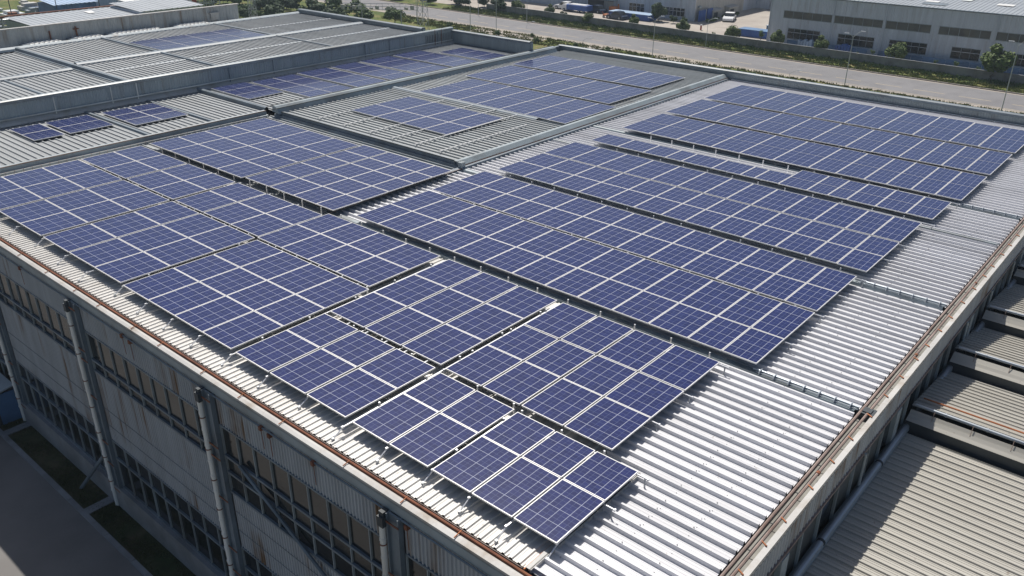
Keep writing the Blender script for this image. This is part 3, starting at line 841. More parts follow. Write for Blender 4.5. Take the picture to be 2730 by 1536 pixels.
far_panels('far_solar_panels', [([2.32, 2.53], [3.72, 3.84, 3.96, 4.07]), ([2.55, 2.69, 2.83], [3.50, 3.64, 3.78, 3.92, 4.05]), ([2.86, 3.07], [3.50, 3.64, 3.78, 3.92, 4.06]), ([3.10, 3.29], [3.50, 3.64, 3.78, 3.92, 4.06]), ([3.32, 3.56], [3.50, 3.64, 3.78, 3.92, 4.06]), ([3.59, 3.82], [3.50, 3.64, 3.78, 3.92, 4.06]), ([3.86, 4.08], [3.50, 3.64, 3.78, 3.92])],
           'greyish blue solar panels massed on the raised roof under the tall wall', .004)
far_panels('far_solar_panels', [([2.46, 2.64, 2.83, 3.02, 3.19], [4.80, 4.93, 5.06, 5.19])],
           'faint blue solar panels on the topmost roof before the pale upstand wall', .094)

# mounting rails: their silver ends stick out past the panels
def rail(p, q, label, group, droop=False):
    p = Vector(p); q = Vector(q)
    t = thing('mounting_rail', p.x, p.y, p.z, label, 'rail', group)
    d = (p - q).normalized()
    if droop:
        k = Vector((p.x + .028, p.y, -.0100)); e = Vector((p.x, p.y, RZ + .0045))
        add('bar', MB().tube(k, q, .0017, 4).tube(e, k, .0015, 4), 'alu', t)
        add('foot', MB().box(e.x - .002, e.x + .003, e.y - .0025, e.y + .0025, RZ, RZ + .0075), 'galv', t)
        add('end_clamp', MB().box(k.x - .004, k.x + .001, k.y - .0020, k.y + .0020, -.0115, -.0075), 'alu', t)
    else:
        add('bar', MB().tube(p, q, .0017, 4), 'alu', t)
        add('foot', MB().box(p.x - .001, p.x + .001, p.y + .006, p.y + .009, RZ, p.z - .001), 'galv', t)
        add('end_clamp', MB().box(p.x - .0025, p.x + .0025, p.y - .001, p.y + .002, p.z - .002, p.z + .002), 'alu', t)
    return t
ey = [.6395, .7325, .832, .939, 1.055, 1.177, 1.322, 1.457, 1.602, 1.738, 1.868, 2.0, 2.147, 2.31, 2.472, 2.657, 2.82]
for k, y in enumerate(ey):
    ext = .835 + (.012 if k % 3 == 0 else 0) - (.012 if k % 4 == 1 else 0)
    rail((ext, y, -.0105), (1.10 if y < 1.17 else 1.58, y + .0, -.0065), 'silver rail end poking past the eave panels, %s from the front corner' % ORD[k + 1] if k < 16 else 'silver rail end poking past the eave panels, nearest the left picture edge', 'mounting rail ends over the left eave', True)
RX = [(1.007, .612), (1.118, .612), (1.284, .69), (1.419, .69), (1.582, .69), (1.782, .622), (1.973, .622), (2.123, .622), (2.263, .618), (2.452, .612), (2.597, .612), (2.84, .60), (3.11, .595)]
for k, (x, y) in enumerate(RX):
    rail((x, y, -.0085), (x, y + .32, -.0065), 'short silver rail stub on the right side of the arrays, %s from front corner' % ORD[k + 1], 'rail stubs on the bare right roof')
# thin white rails on the platform roof between the striped sheets
for k, (y, x1) in enumerate(((3.18, 2.92), (2.998, 2.98), (2.82, 3.0), (2.675, 3.02), (2.533, 3.0), (2.385, 2.9))):
    t = thing('mounting_rail', 2.31, y * k_, zp, 'thin white rail across the striped platform roof, %s from the beam corner' % ORD[6 - k], 'rail', 'empty rails on the platform roof')
    add('bar', MB().box(2.31, x1 * k_, y * k_ - .0016, y * k_ + .0016, zp - .004, zp - .001), 'frame_al', t)
    ft = MB(); x = 2.33
    while x < x1 * k_:
        ft.box(x - .002, x + .002, y * k_ - .003, y * k_ + .003, PZ, zp - .003); x += .1
    add('foot', ft, 'galv', t, kind='stuff')
# small legs and clips in the dark gaps
cl = MB()
for xs, ys in (((.95, 1.09, 1.24, 1.38, 1.52), (1.602, 1.177)), ((.95, 1.24, 1.38, 1.52), (2.147,)), ((.94, 1.08), (.939,)), ((1.2, 1.35, 1.5), (1.18,))):
    for x in xs:
        for y in ys: cl.box(x - .002, x + .002, y - .002, y + .002, RZ, .001)
for xg, y0, y1 in ((1.303, 1.63, 2.13), (1.1365, .96, 1.59), (1.308, 2.2, 3.3), (1.128, .72, .93), (1.974, .7, 2.05), (1.605, .75, 3.3), (2.287, .7, 2.0), (2.845, .7, 1.9), (3.11, .7, 1.9), (3.50, .65, 1.9), (3.887, .65, 1.9)):
    y = y0
    while y < y1:
        cl.box(xg - .0015, xg + .0015, y - .0018, y + .0018, RZ, -.0005); y += .105
o = add('panel_clamps', cl, 'alu', kind='stuff', label='small silver clamps and legs standing in the gaps between the panels', cat='clamps')
# rail carcass under the arrays
rl = MB()
for x0, x1, y0, y1 in ((.88, 1.11, .65, 1.16), (.88, 1.57, 1.2, 1.58), (.88, 1.57, 1.64, 2.12), (.9, 1.55, 2.17, 3.3), (1.62, 2.17, 2.18, 3.3), (1.15, 1.57, .72, 1.16), (1.64, 2.25, .66, 2.04), (2.32, 2.8, .65, 2.03), (2.88, 3.0, .64, 2.0), (3.15, 3.47, .61, 2.0), (3.53, 3.86, .61, 2.0), (3.91, 4.3, .61, 2.0)):
    y = y0 + .03
    while y < y1:
        rl.box(x0, x1, y - .0015, y + .0015, -.0075, -.0045); y += .07
    rl.box(x0 + .02, x0 + .024, y0, y1, -.011, -.008).box(x1 - .024, x1 - .02, y0, y1, -.011, -.008)
add('racking', rl, 'galv', kind='stuff', label='grey steel racking bars hidden beneath the solar arrays', cat='racking')

# =================================================================== ANNEX (lower roofs to the right)
A = thing('annex_building', 2.0, 0.34, GZ, 'low annex with dusty striped sawtooth roofs beside the right factory wall', 'building')
def annex_sheet(x0, z0, x1, z1, ya=-0.9, yb=.358):
    prof = []; x = x0
    pitch = .0235
    while x < x1:
        for du, dh in ((0, 0), (.0055, 0), (.0062, .0008), (.007, 0), (.0118, 0), (.0125, .0008), (.0132, 0), (.0165, 0), (.0176, .0034), (.0212, .0034), (.0226, 0)):
            t = x + du
            if t < x1: prof.append((t, z0 + (z1 - z0) * (t - x0) / (x1 - x0) + dh))
        x += pitch
    prof.append((x1, z1))
    return MB().extrude(prof, 'y', ya, yb, 2)
bays = [(0.79, -.185, 1.868, -.185), (1.912, -.131, 2.228, -.180), (2.276, -.131, 2.555, -.180), (2.600, -.131, 2.95, -.180), (2.99, -.131, 3.35, -.18), (3.39, -.131, 4.5, -.185)]
for x0, z0, x1, z1 in bays:
    add('roof_sheet', annex_sheet(x0, z0, x1, z1), 'roof_annex', A)
for (a, b) in zip(bays[:-1], bays[1:]):
    x0, z0 = a[2], a[3]; x1, z1 = b[0], b[1]
    add('valley_step', MB().extrude([(x0, z0), (x0 + .012, z0 - .004), (x0 + .014, z1 - .022)], 'y', -.9, .358), 'trim_dark', A)
    add('step_sheet', MB().extrude([(x0 + .008, z1 - .024), (x0 + .016, z1 - .019), (x0 + .018, z1 - .021), (x0 + .026, z1 - .014), (x0 + .028, z1 - .016), (x1 - .008, z1 - .007), (x1 - .005, z1 - .008)], 'y', -.9, .356), 'roof_annex', A)
    rm = MB().tube((x1 + .002, -.9, z1 + .003), (x1 + .002, .35, z1 + .003), .0042, 8)
    y = -.8
    while y < .34:
        rm.tube((x1 + .002, y, z1 + .003), (x1 + .002, y + .003, z1 + .003), .0052, 8); y += .09
    add('ridge_pipe', rm, 'conduit', A)
    wm = MB(); y = -.8
    while y < .34:
        wm.tube((x1 - .02, y, z1 - .016), (x1 - .003, y, z1 + .004), .0008, 4); y += .085
    add('tie_wires', wm, 'brown_pipe', A, kind='stuff')
add('rusty_conduit', MB().tube((1.962, -.9, -.131), (1.962, .345, -.131), .0022, 6), 'rust_bright', A, label='thin orange rusty conduit on the second annex roof')
add('base_flashing', MB().extrude([(.364, -.178), (.356, -.171), (.348, -.171), (.344, -.180)], 'x', XW, 4.5), 'trim_light', A)
rm = MB().tube((XW, .352, -.1745), (4.5, .352, -.1745), .0072, 12)
add('base_roll', rm, 'conduit', A, smooth=False)
rj = MB()
for k in range(9): rj.tube((1.36 + k * .33, .352, -.1745), (1.366 + k * .33, .352, -.1745), .0085, 12)
add('roll_joint', rj, 'trim_dark', A, kind='stuff')
add('annex_wall', MB().box(0.80, 4.5, -.9, .35, GZ, -.19), 'siding_mid', A)

# =================================================================== LEFT GROUND
t = thing('lean_to_shed', .68, 3.12, GZ, 'small blue-grey lean-to shed at the foot of the left wall', 'shed')
add('roof', MB().extrude([(.60, GZ + .115), (.60, GZ + .120), (.765, GZ + .150), (.765, GZ + .145)], 'y', 2.98, 3.35, close=True), 'trim_light', t)
add('wall', MB().box(.61, .615, 2.99, 3.34, GZ, GZ + .115).box(.615, .63, 2.99, 2.995, GZ, GZ + .118).box(.70, .765, 2.99, 2.995, GZ, GZ + .125), 'blue_mid', t)
add('dark_doorway', MB().box(.632, .698, 2.991, 2.994, GZ, GZ + .095), 'trim_dark', t)  # dark sheet across the shed opening, painting in the shade inside

def tufts(name, region, n, hgt, wid, mat, label, seed=1, patch=None):
    rr = random.Random(seed); mb = MB()
    for _ in range(n):
        x, y = region(rr)
        for q in range(2):
            a = rr.uniform(0, math.pi); h = hgt * rr.uniform(.4, 1.2); w = wid * rr.uniform(.5, 1.2)
            dx, dy = math.cos(a) * w / 2, math.sin(a) * w / 2
            lx, ly = rr.uniform(-.5, .5) * h, rr.uniform(-.5, .5) * h
            b = len(mb.v)
            mb.v += [(x - dx, y - dy, GZ), (x + dx, y + dy, GZ), (x + lx, y + ly, GZ + h)]
            mb.f.append((b, b + 1, b + 2))
    return add(name, mb, mat, kind='stuff', label=label, cat='grass')
def clumped(x0, x1, y0, y1, rot=True, cs=.12, bias=0.5):
    def fn(rr):
        while True:
            y = rr.uniform(y0, y1); x = rr.uniform(x0, x1)
            v = math.sin(x * 31 + math.sin(y * 9) * 2) * math.sin(y * 17 + x * 5) + rr.uniform(-.6, .9)
            if v > bias - .5: return ((bx(x, y) if rot else x), y)
    return fn
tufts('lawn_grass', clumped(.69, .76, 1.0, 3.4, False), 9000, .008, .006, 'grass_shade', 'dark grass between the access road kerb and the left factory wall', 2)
tufts('verge_grass', clumped(9.01, 9.44, -1.5, 9.5), 30000, .016, .016, 'grass', 'mottled green and dry grass verge before the long block wall', 3)
tufts('verge_grass', clumped(9.25, 9.45, -1.5, 9.5, bias=.9), 5000, .030, .024, 'leaf_bush', 'taller weeds along the foot of the long block wall', 4, )
tufts('roadside_grass', clumped(7.75, 8.20, -1.0, 9.5), 16000, .016, .016, 'grass', 'green weeds on the near side of the road behind the parapet', 5)

# =================================================================== TREES, BUSHES
def crown_mesh(name, n, rx, rz, leaf, mat, seed, lump=0.35, nl=9, hollow=.45):
    rr = random.Random(seed); mb = MB()
    lumps = [(Vector((rr.gauss(0, 1), rr.gauss(0, 1), rr.gauss(0, .8))).normalized() * rr.uniform(.35, .75), rr.uniform(.30, .55)) for _ in range(nl)]
    lumps.append((Vector((0, 0, 0)), .62))
    for _ in range(n):
        c, r_ = rr.choice(lumps)
        d = Vector((rr.gauss(0, 1), rr.gauss(0, 1), rr.gauss(0, 1))).normalized()
        p = c + d * r_ * (hollow + (1 - hollow) * rr.random() ** .5)
        p = Vector((p.x * rx, p.y * rx, p.z * rz))
        nrm = (d + Vector((rr.uniform(-.8, .8), rr.uniform(-.8, .8), rr.uniform(-.3, 1.1)))).normalized()
        a = nrm.orthogonal().normalized()
        a = (Matrix.Rotation(rr.uniform(0, 6.28), 3, nrm) @ a); b = nrm.cross(a)
        s1 = leaf * rr.uniform(.5, 1.25); s2 = s1 * rr.uniform(.5, .9)
        k = len(mb.v)
        mb.v += [tuple(p - a * s1), tuple(p + b * s2), tuple(p + a * s1 + nrm * s1 * .2), tuple(p - b * s2)]
        mb.f.append((k, k + 1, k + 2, k + 3))
    me = mb.mesh(name); me.materials.append(M[mat]); return me
CR = {
 'round': [crown_mesh('crown', 3600, .078, .072, .0075, 'leaf', s) for s in (1, 2, 3)],
 'bush': [crown_mesh('crown', 900, .06, .042, .007, 'leaf_bush', s, nl=6) for s in (11, 12, 13)],
 'dark': [crown_mesh('crown', 2200, .10, .075, .010, 'leaf_dark', s, nl=8) for s in (21, 22)],
 'sparse': [crown_mesh('crown', 420, .06, .06, .0075, 'leaf_bush', s, nl=5, hollow=.1) for s in (31, 32)],
}
def trunk_mesh(h, r0, seed, lean=0.0):
    rr = random.Random(seed); mb = MB()
    pts = [(rr.uniform(-.002, .002) * k + lean * k / 4, rr.uniform(-.002, .002) * k, h * k / 4) for k in range(5)]
    for k in range(4): mb.tube(pts[k], pts[k + 1], r0 * (1 - .18 * k), 7, r0 * (1 - .18 * (k + 1)))
    for k in range(6):
        a = rr.uniform(0, 6.28); z0 = h * rr.uniform(.6, .98)
        mb.tube((0, 0, z0), (math.cos(a) * h * .35, math.sin(a) * h * .35, z0 + h * rr.uniform(.15, .4)), r0 * .4, 5, r0 * .12)
    me = mb.mesh('trunk'); me.materials.append(M['wood']); return me
TR = [trunk_mesh(.12, .0058, s) for s in (1, 2, 3)]
TRS = trunk_mesh(.05, .003, 5)
def tree(name, x, y, kind, sc, label, group, trunk=True, lift=.155, cat='tree', sz=1.0):
    t = thing(name, x, y, GZ, label, cat, group)
    c = D.objects.new('crown', R.choice(CR[kind])); COL.objects.link(c); c.parent = t
    if kind == 'round': sc *= 1.4; lift = .088
    c.location = (0, 0, lift * U * sc); c.scale = (sc, sc, sc * sz); c.rotation_euler = (0, 0, R.uniform(0, 6.28))
    if trunk:
        q = D.objects.new('trunk', R.choice(TR) if lift > .1 else TRS); COL.objects.link(q); q.parent = t
        q.scale = (sc, sc, sc * (.62 if kind == 'round' else 1)); q.rotation_euler = (0, 0, R.uniform(0, 6.28))
    return t
gt = 'street trees along the block wall'
for x, y, s, k, l, lab in (
    (9.48, 1.83, 1.62, 'round', .165, 'largest round street tree, nearest the right picture edge'),
    (9.86, 2.87, 1.15, 'round', .175, 'dense round tree in front of the middle factory windows'),
    (9.70, 3.68, 0.98, 'round', .175, 'round tree right of the first lower window of the big factory'),
    (9.76, 4.20, 0.98, 'round', .165, 'round tree at the left corner of the big white factory'),
    (9.86, 4.47, 0.85, 'sparse', .16, 'thin ragged tree before the blue container'),
    (9.90, 4.87, 1.02, 'round', .165, 'tree beside the pale yard entrance, in front of the block wall'),
    (9.83, 5.53, .88, 'round', .165, 'small round tree right of the big yard tree'),
    (9.88, 6.32, .82, 'round', .165, 'small round tree before the long blue container'),
    (9.76, 6.98, .82, 'round', .165, 'small round tree left of the red and dark vehicles'),
    (9.88, 7.74, .82, 'round', .165, 'small round tree before the white car and lorry'),
    (9.90, 8.36, .98, 'round', .16, 'broad tree where the block wall disappears on the left')):
    tree('street_tree', x, y, k, s, lab, gt, lift=l)
tree('street_tree', 9.84, 7.45, 'dark', .62, 'dark low tree beside the grey post left of the blue lorry', gt, lift=.11)
tree('yard_tree', 10.66, 6.40, 'dark', 1.25, 'big dark tree standing in the yard before the factory windows', 'trees in the yard', lift=.12, sz=1.2)
tree('yard_tree', 10.60, 6.12, 'dark', .62, 'smaller dark tree right of the big yard tree', 'trees in the yard', lift=.10)
tree('yard_tree', 10.72, 6.02, 'dark', .55, 'bushy tree at the foot of the factory corner in the yard', 'trees in the yard', lift=.08)
for k, (x, y, s, lab) in enumerate(((9.9, 3.14, .55, 'thin sapling right of the blue fence by the middle windows'), (9.80, 2.45, .5, 'thin sapling between the two middle lower windows'), (9.75, 2.22, .62, 'leaning sapling below the fourth lower window'), (9.72, 2.0, .5, 'low sapling left of the largest tree'), (9.60, 1.52, .6, 'sapling beside the right lamp post'), (9.83, 5.08, .5, 'sapling beside the left of the yard entrance tree'), (9.80, 3.28, .4, 'tiny sapling below the second lower window'))):
    tree('sapling', x, y, 'sparse', s, lab, 'saplings on the verge', lift=.14)
# bushes on the near side of the road, behind the parapet
bl = [(8.16, 7.20, .9, 'bush beside the tall lamp post behind the upper parapet'), (8.40, 6.85, .6, 'small bush on the kerb side right of the two tall lamp posts'), (8.10, 6.55, .8, 'bush in the weeds before the first low lamp'),
      (8.16, 6.0, .75, 'bush left of the single arm lamp'), (8.12, 5.80, .45, 'low bush right of the single arm lamp'), (8.10, 5.50, .92, 'wide pale bush just beyond the parapet corner'), (8.10, 5.33, .5, 'narrow bush right of the wide pale bush'),
      (8.12, 4.98, .42, 'small bush at the foot of the twin lamp post'), (8.08, 4.85, .28, 'tiny bush right of the twin lamp post'), (8.14, 4.52, .36, 'lonely small bush on the pale soil'),
      (8.16, 4.02, .42, 'small bush above the beam end'), (8.14, 3.72, .5, 'round bush right of the beam end'), (8.12, 3.30, .42, 'round bush left of the second twin lamp'), (8.12, 2.95, .32, 'spiky small bush before the second twin lamp'),
      (8.1, 2.66, .36, 'thin bush right of the second twin lamp'), (8.06, 2.30, .4, 'small bush, fifth from the right picture edge behind the parapet'), (8.06, 2.18, .34, 'thin bush, fourth from the right picture edge behind the parapet'),
      (8.04, 1.75, .4, 'small bush, third from the right picture edge behind the parapet'), (8.04, 1.62, .4, 'small bush, second from the right picture edge behind the parapet'), (8.02, 1.30, .42, 'small bush nearest the right picture edge behind the parapet'),
      (8.0, 7.9, .9, 'tall bush at the right foot of the lattice tower'), (8.2, 8.1, 1.0, 'leafy bush between the tower and the kerb')]
for x, y, s, lab in bl:
    tree('bush', x, y, 'bush', s, lab, 'bushes on the near roadside', trunk=True, lift=.045, cat='bush')
# the thicket behind the top left corner of the roof
rr = random.Random(8)
for row, (xo, rowname) in enumerate(((-.45, 'nearest row'), (.15, 'middle row'), (.72, 'farthest row'))):
    for k in range(14):
        y = 13.2 - k * .33 + rr.uniform(-.12, .12); x = 7.0 + (y - 8.8) * .12 + xo + rr.uniform(-.22, .22)
        s = rr.uniform(1.1, 1.9)
        kind = 'dark' if rr.random() < .5 else 'bush'
        tree('thicket_tree', x, y, kind, s if kind == 'dark' else s * 1.5, '%s thicket tree behind the factory roof, %s from the left in the %s' % ('dark' if kind == 'dark' else 'light green', ORD[k + 1], rowname), 'thicket behind the factory roof', lift=.08 if kind == 'dark' else .05)
# trees along the far side of the road further left, and behind the wall
rr = random.Random(9)
for k in range(20):
    y = 8.6 + k * .27; x = bx(9.2, y) + rr.uniform(-.05, .5)
    kind = 'dark' if rr.random() < .6 else 'bush'
    tree('roadside_tree', x, y, kind, rr.uniform(1.0, 1.5), '%s tree across the road, %s to the left of where the block wall ends' % ('dark' if kind == 'dark' else 'light green', ORD[k + 1]), 'dense row across the road', lift=.085)

# =================================================================== PERIMETER WALL
t = thing('perimeter_wall', bx(9.46, 3), 3, GZ, 'long grey block wall with piers between the verge and the factory yard', 'wall')
y = -1.6; k = 0
WH = .088
while y < 8.7:
    y2 = y + .30
    h = WH + R.uniform(-.0015, .0015)
    add('wall_panel', MB().extrude([(bx(9.450, y), y + .012), (bx(9.462, y), y + .012), (bx(9.462, y2), y2 - .012), (bx(9.450, y2), y2 - .012)], 'z', GZ, GZ + h, close=True), 'concrete_wall', t)
    add('coping_stone', MB().extrude([(bx(9.447, y), y + .012), (bx(9.465, y), y + .012), (bx(9.465, y2), y2 - .012), (bx(9.447, y2), y2 - .012)], 'z', GZ + h, GZ + h + .005, close=True), 'concrete', t)
    add('pier', MB().box(bx(9.444, y2), bx(9.468, y2), y2 - .012, y2 + .012, GZ, GZ + WH + .006), 'concrete_wall', t)
    y = y2

# =================================================================== STREET LAMPS
def lamp(x, y, h, twin, label, th=.0036):
    t = thing('street_lamp', x, y, GZ, label, 'street lamp', 'street lamps along the road')
    zt = GZ + h
    add('post', MB().tube((x, y, GZ), (x, y, zt), th * 1.25, 10, th * .75), 'lamp_grey', t)
    arms = ((-.03, .055, .030), (.03, -.075, .052)) if twin else ((.03, -.085, .03),)
    for dx, dy, dz in arms:
        add('arm', MB().path([(x, y, zt - .004), (x + dx * .5, y + dy * .45, zt + dz * .65), (x + dx, y + dy * .9, zt + dz)], .0018, 6), 'lamp_grey', t)
        hx, hy, hz = x + dx, y + dy, zt + dz
        add('lamp_head', MB().extrude([(hx - .006, hz - .002), (hx - .003, hz + .003), (hx + .003, hz + .003), (hx + .006, hz - .002)], 'y', hy - .022, hy + .022, close=True), 'white', t)
    return t
lamp(8.27, 2.83, .47, True, 'twin arm lamp post behind the parapet, second from the right')
lamp(8.25, 4.99, .40, True, 'twin arm lamp post behind the parapet near the beam end')
lamp(8.23, 1.44, .56, True, 'tall lamp post at the right picture edge')
lamp(8.16, 7.69, .62, True, 'tall lamp post left of the pair before the road')
lamp(8.17, 7.25, .62, True, 'tall lamp post right of the pair before the road')
lamp(8.45, 9.0, .55, True, 'lamp post just left of the lattice tower')
lamp(9.30, 4.90, .30, False, 'slim lamp post on the far verge before the pale yard', .0026)
lamp(9.32, 7.7, .40, False, 'slim lamp post on the far verge before the blue lorry', .003)
lamp(9.30, 8.6, .40, False, 'slim lamp post on the far verge by the dense trees', .003)
lamp(8.25, 5.95, .085, False, 'low single arm lamp beside the bushes', .0022)
lamp(8.90, 7.35, .06, False, 'short single arm lamp at the road edge', .002)
lamp(8.12, 3.33, .085, False, 'low single arm lamp in front of the road, right half', .0022)

# =================================================================== LATTICE TOWERS AND PIPE BRIDGE
def lattice(x, y, h, w, label, group='lattice towers behind the roof'):
    t = thing('lattice_tower', x, y, GZ, label, 'tower', group)
    for sx in (-1, 1):
        for sy in (-1, 1):
            add('leg', MB().tube((x + sx * w, y + sy * w, GZ), (x + sx * w * .5, y + sy * w * .5, GZ + h), .0028, 5), 'galv', t)
    br = MB(); n = int(h / (w * 2)); 
    def pt(sx, sy, k):
        s = w * (1 - .5 * k / n); return (x + sx * s, y + sy * s, GZ + h * k / n)
    for k in range(n):
        for (a, b) in (((-1, -1), (1, -1)), ((1, -1), (1, 1)), ((1, 1), (-1, 1)), ((-1, 1), (-1, -1))):
            br.tube(pt(*a, k), pt(*b, k + 1), .0016, 4); br.tube(pt(*b, k), pt(*a, k + 1), .0016, 4); br.tube(pt(*a, k + 1), pt(*b, k + 1), .0016, 4)
    add('bracing', br, 'galv', t, kind='stuff')
    return t
lattice(7.35, 7.72, .82, .055, 'rusty lattice tower rising behind the corner of the upper roof')
lattice(6.30, 9.75, .75, .045, 'slender lattice tower in front of the thicket at top left')
t = thing('pipe_bridge', 7.1, 8.2, GZ, 'dilapidated pipe bridge leading left from the lattice tower', 'pipe bridge')
for dz in (0, .035, .07):
    add('chord', MB().tube((7.33, 7.78, -.43 + dz), (6.95, 8.75, -.47 + dz), .003, 5), 'galv', t)
bm = MB()
for k in range(14):
    q = k / 13; x = 7.33 - .38 * q; y = 7.78 + .97 * q; z = -.43 - .04 * q
    bm.tube((x, y, z), (x, y, z + .07), .0018, 4)
    if k % 3: bm.box(x - .01, x + .01, y - .03, y + .02, z + .005, z + R.uniform(.02, .06))
add('lattice', bm, 'cap', t, kind='stuff')
add('pier', MB().tube((7.05, 8.5, GZ), (7.05, 8.5, -.46), .006, 6).tube((7.25, 8.0, GZ), (7.25, 8.0, -.44), .006, 6), 'galv', t)

# =================================================================== BIG WHITE FACTORY (right background)
F = thing('white_factory', 10.12, 4.5, GZ, 'long white factory with two window bands across the road at top right', 'factory')
XF = 10.12; ft = -.21
y0f, y1f = -2.2, 4.51
sb = MB()
add('wall', MB().box(XF + .01, 15.5, y0f, y1f, GZ, ft - .004), 'siding_far', F)
def fside(ya, yb, za, zb): add('siding_panel', siding_x(XF, ya, yb, za, zb, .022, .0022), 'siding_far', F)
fside(y0f, y1f, -.386, ft); fside(y0f, y1f, -.583, -.472)
add('siding_panel', siding_x(XF, y0f, y1f, GZ, -.705, .022, .0022), 'siding_far', F)
yE = y1f
uw = [(3.745, 4.335), (3.165, 3.715), (2.65, 3.128), (2.052, 2.565), (1.45, 2.002), (.85, 1.40), (.2, .78)]
lw = [(3.86, 4.255), (3.225, 3.64), (2.65, 3.055), (2.11, 2.395), (1.55, 1.95), (.95, 1.35), (.3, .7)]
def fwindows(wins, za, zb, nsub, hrail=True):
    prev = yE
    for (a, b) in wins:
        add('siding_panel', siding_x(XF, b, prev, za, zb, .022, .0022), 'siding_far', F); prev = a
        w = add('window', MB().box(XF - .003, XF + .004, a - .004, b + .004, zb - .004, zb + .002).box(XF - .003, XF + .004, a - .004, b + .004, za - .002, za + .004), 'trim_light', F)
        n = max(2, int((b - a) / nsub))
        for k in range(n):
            ya = a + (b - a) * k / n; yb = a + (b - a) * (k + 1) / n
            add('pane', MB().quad((XF + .003, ya + .002, za + .004), (XF + .003, yb - .002, za + .004), (XF + .003, yb - .002, zb - .004), (XF + .003, ya + .002, zb - .004)), 'glass_dust' if not hrail else 'glass', w)
            add('mullion', MB().box(XF - .001, XF + .004, yb - .002, yb + .002, za + .003, zb - .004), 'trim_light', w)
        if hrail:
            zz = za + (zb - za) * .62
            add('rail', MB().box(XF - .001, XF + .0035, a, b, zz - .002, zz + .002), 'white', w)
    add('siding_panel', siding_x(XF, y0f, prev, za, zb, .022, .0022), 'siding_far', F)
fwindows(uw, -.472, -.386, .10, False)
fwindows(lw, -.705, -.583, .075, True)
for y in (4.505, 3.75 - .02, 3.14, 2.0, 1.42):
    add('downpipe', MB().tube((XF - .008, y, ft), (XF - .008, y, GZ), .005, 8), 'siding_far', F)
add('eave_trim', MB().box(XF - .012, XF + .01, y0f, y1f, ft - .008, ft + .004), 'trim', F)
# gently rising roof with white rooflights
def fz(x): return ft + (x - XF) * .045
prof = []; y = y0f
while y < y1f:
    prof += [(y, 0), (y + .02, 0), (y + .024, .004), (y + .03, .004), (y + .034, 0)]; y += .045
mb = MB(); b0 = len(mb.v)
for x in (XF - .01, 15.5):
    for (yy, dz) in prof: mb.v.append((x, yy, fz(x) + dz))
n = len(prof)
for i in range(n - 1): mb.f.append((i, i + 1, n + i + 1, n + i))
add('roof', mb, 'roof_far', F)
for (x0, x1, ya, yb) in ((10.5, 10.62, 3.0, 3.16), (10.45, 10.55, 2.72, 2.86), (10.72, 11.0, 2.45, 2.55), (10.6, 10.72, 2.0, 2.17), (11.2, 11.5, 2.9, 3.0)):
    add('rooflight', MB().quad((x0, ya, fz(x0) + .009), (x1, ya, fz(x1) + .009), (x1, yb, fz(x1) + .009), (x0, yb, fz(x0) + .009)), 'sky_sheet', F)
add('dark_roof_patch', MB().quad((10.3, 2.6, fz(10.3) + .006), (10.45, 2.6, fz(10.45) + .006), (10.45, 2.85, fz(10.45) + .006), (10.3, 2.85, fz(10.3) + .006)), 'trim', F)
# blue fence before the big factory
t = thing('blue_fence', 10.0, 2.6, GZ, 'faded blue sheet fence between the block wall and the white factory', 'fence')
for k in range(30):
    ya = .6 + k * .12
    if 3.05 < ya < 3.15: continue
    add('fence_panel', MB().box(10.0, 10.004, ya + .002, ya + .118, GZ, GZ + .075 + R.uniform(-.004, .004)), 'blue_mid', t)
# clutter in the yard by the big factory
for k, (y, lab) in enumerate(((3.5, 'blue heap under a sheet left of the second tree'), (3.95, 'blue barrels pile below the first lower window'), (2.95, 'blue crates beside the dense round tree'))):
    o_ = thing('material_heap', 9.98, y, GZ, lab, 'heap')
    hm = MB()
    for q in range(5): hm.box(9.94, 9.985, y - .08 + q * .035, y - .05 + q * .035, GZ, GZ + R.uniform(.08, .115))
    add('crates', hm, 'blue' if k != 1 else 'blue_light', o_)

# =================================================================== SECOND BACKGROUND FACTORY
F2 = thing('workshop_building', 10.95, 6.0, GZ, 'pale workshop with dark doorway behind the block wall, top centre', 'building')
X2 = 10.97
add('wall', MB().box(X2 + .01, 15, 6.005, 13, GZ, -.25), 'siding_far', F2)
def s2(a, b, za, zb): add('siding_panel', siding_x(X2, a, b, za, zb, .028, .0022), 'siding_far', F2)
s2(6.0, 13, -.612, -.25)
s2(6.0, 6.16, GZ, -.612)
for (a, b) in ((6.17, 6.66), (6.84, 7.10)):
    w = add('window', MB().box(X2 - .003, X2 + .004, a, b, -.618, -.612).box(X2 - .003, X2 + .004, a, b, -.735, -.729), 'white', F2)
    nn = int((b - a) / .055)
    for k in range(nn):
        ya = a + (b - a) * k / nn; yb = a + (b - a) * (k + 1) / nn
        add('pane', MB().quad((X2 + .003, ya, -.73), (X2 + .003, yb, -.73), (X2 + .003, yb, -.616), (X2 + .003, ya, -.616)), 'glass', w)
        add('mullion', MB().box(X2 - .002, X2 + .003, yb - .002, yb + .002, -.73, -.616), 'white', w)
    add('rail', MB().box(X2 - .002, X2 + .0035, a, b, -.662, -.658), 'white', w)
    add('siding_panel', siding_x(X2, a, b, GZ, -.735, .028, .0022), 'siding_far', F2)
s2(6.66, 6.84, GZ, -.612); s2(7.10, 7.38, GZ, -.612); s2(7.85, 13, GZ, -.612)
dr = add('dark_doorway', MB().box(X2 + .004, X2 + .008, 7.38, 7.85, GZ, -.612), 'black', F2)  # black sheet painted in for the unlit inside of the open doorway
add('door_leaf', MB().box(X2 - .002, X2 + .003, 7.38, 7.55, GZ, -.63), 'siding_cream', dr)
add('canopy', MB().box(X2 - .08, X2, 7.30, 7.95, -.612, -.604), 'trim_light', F2)
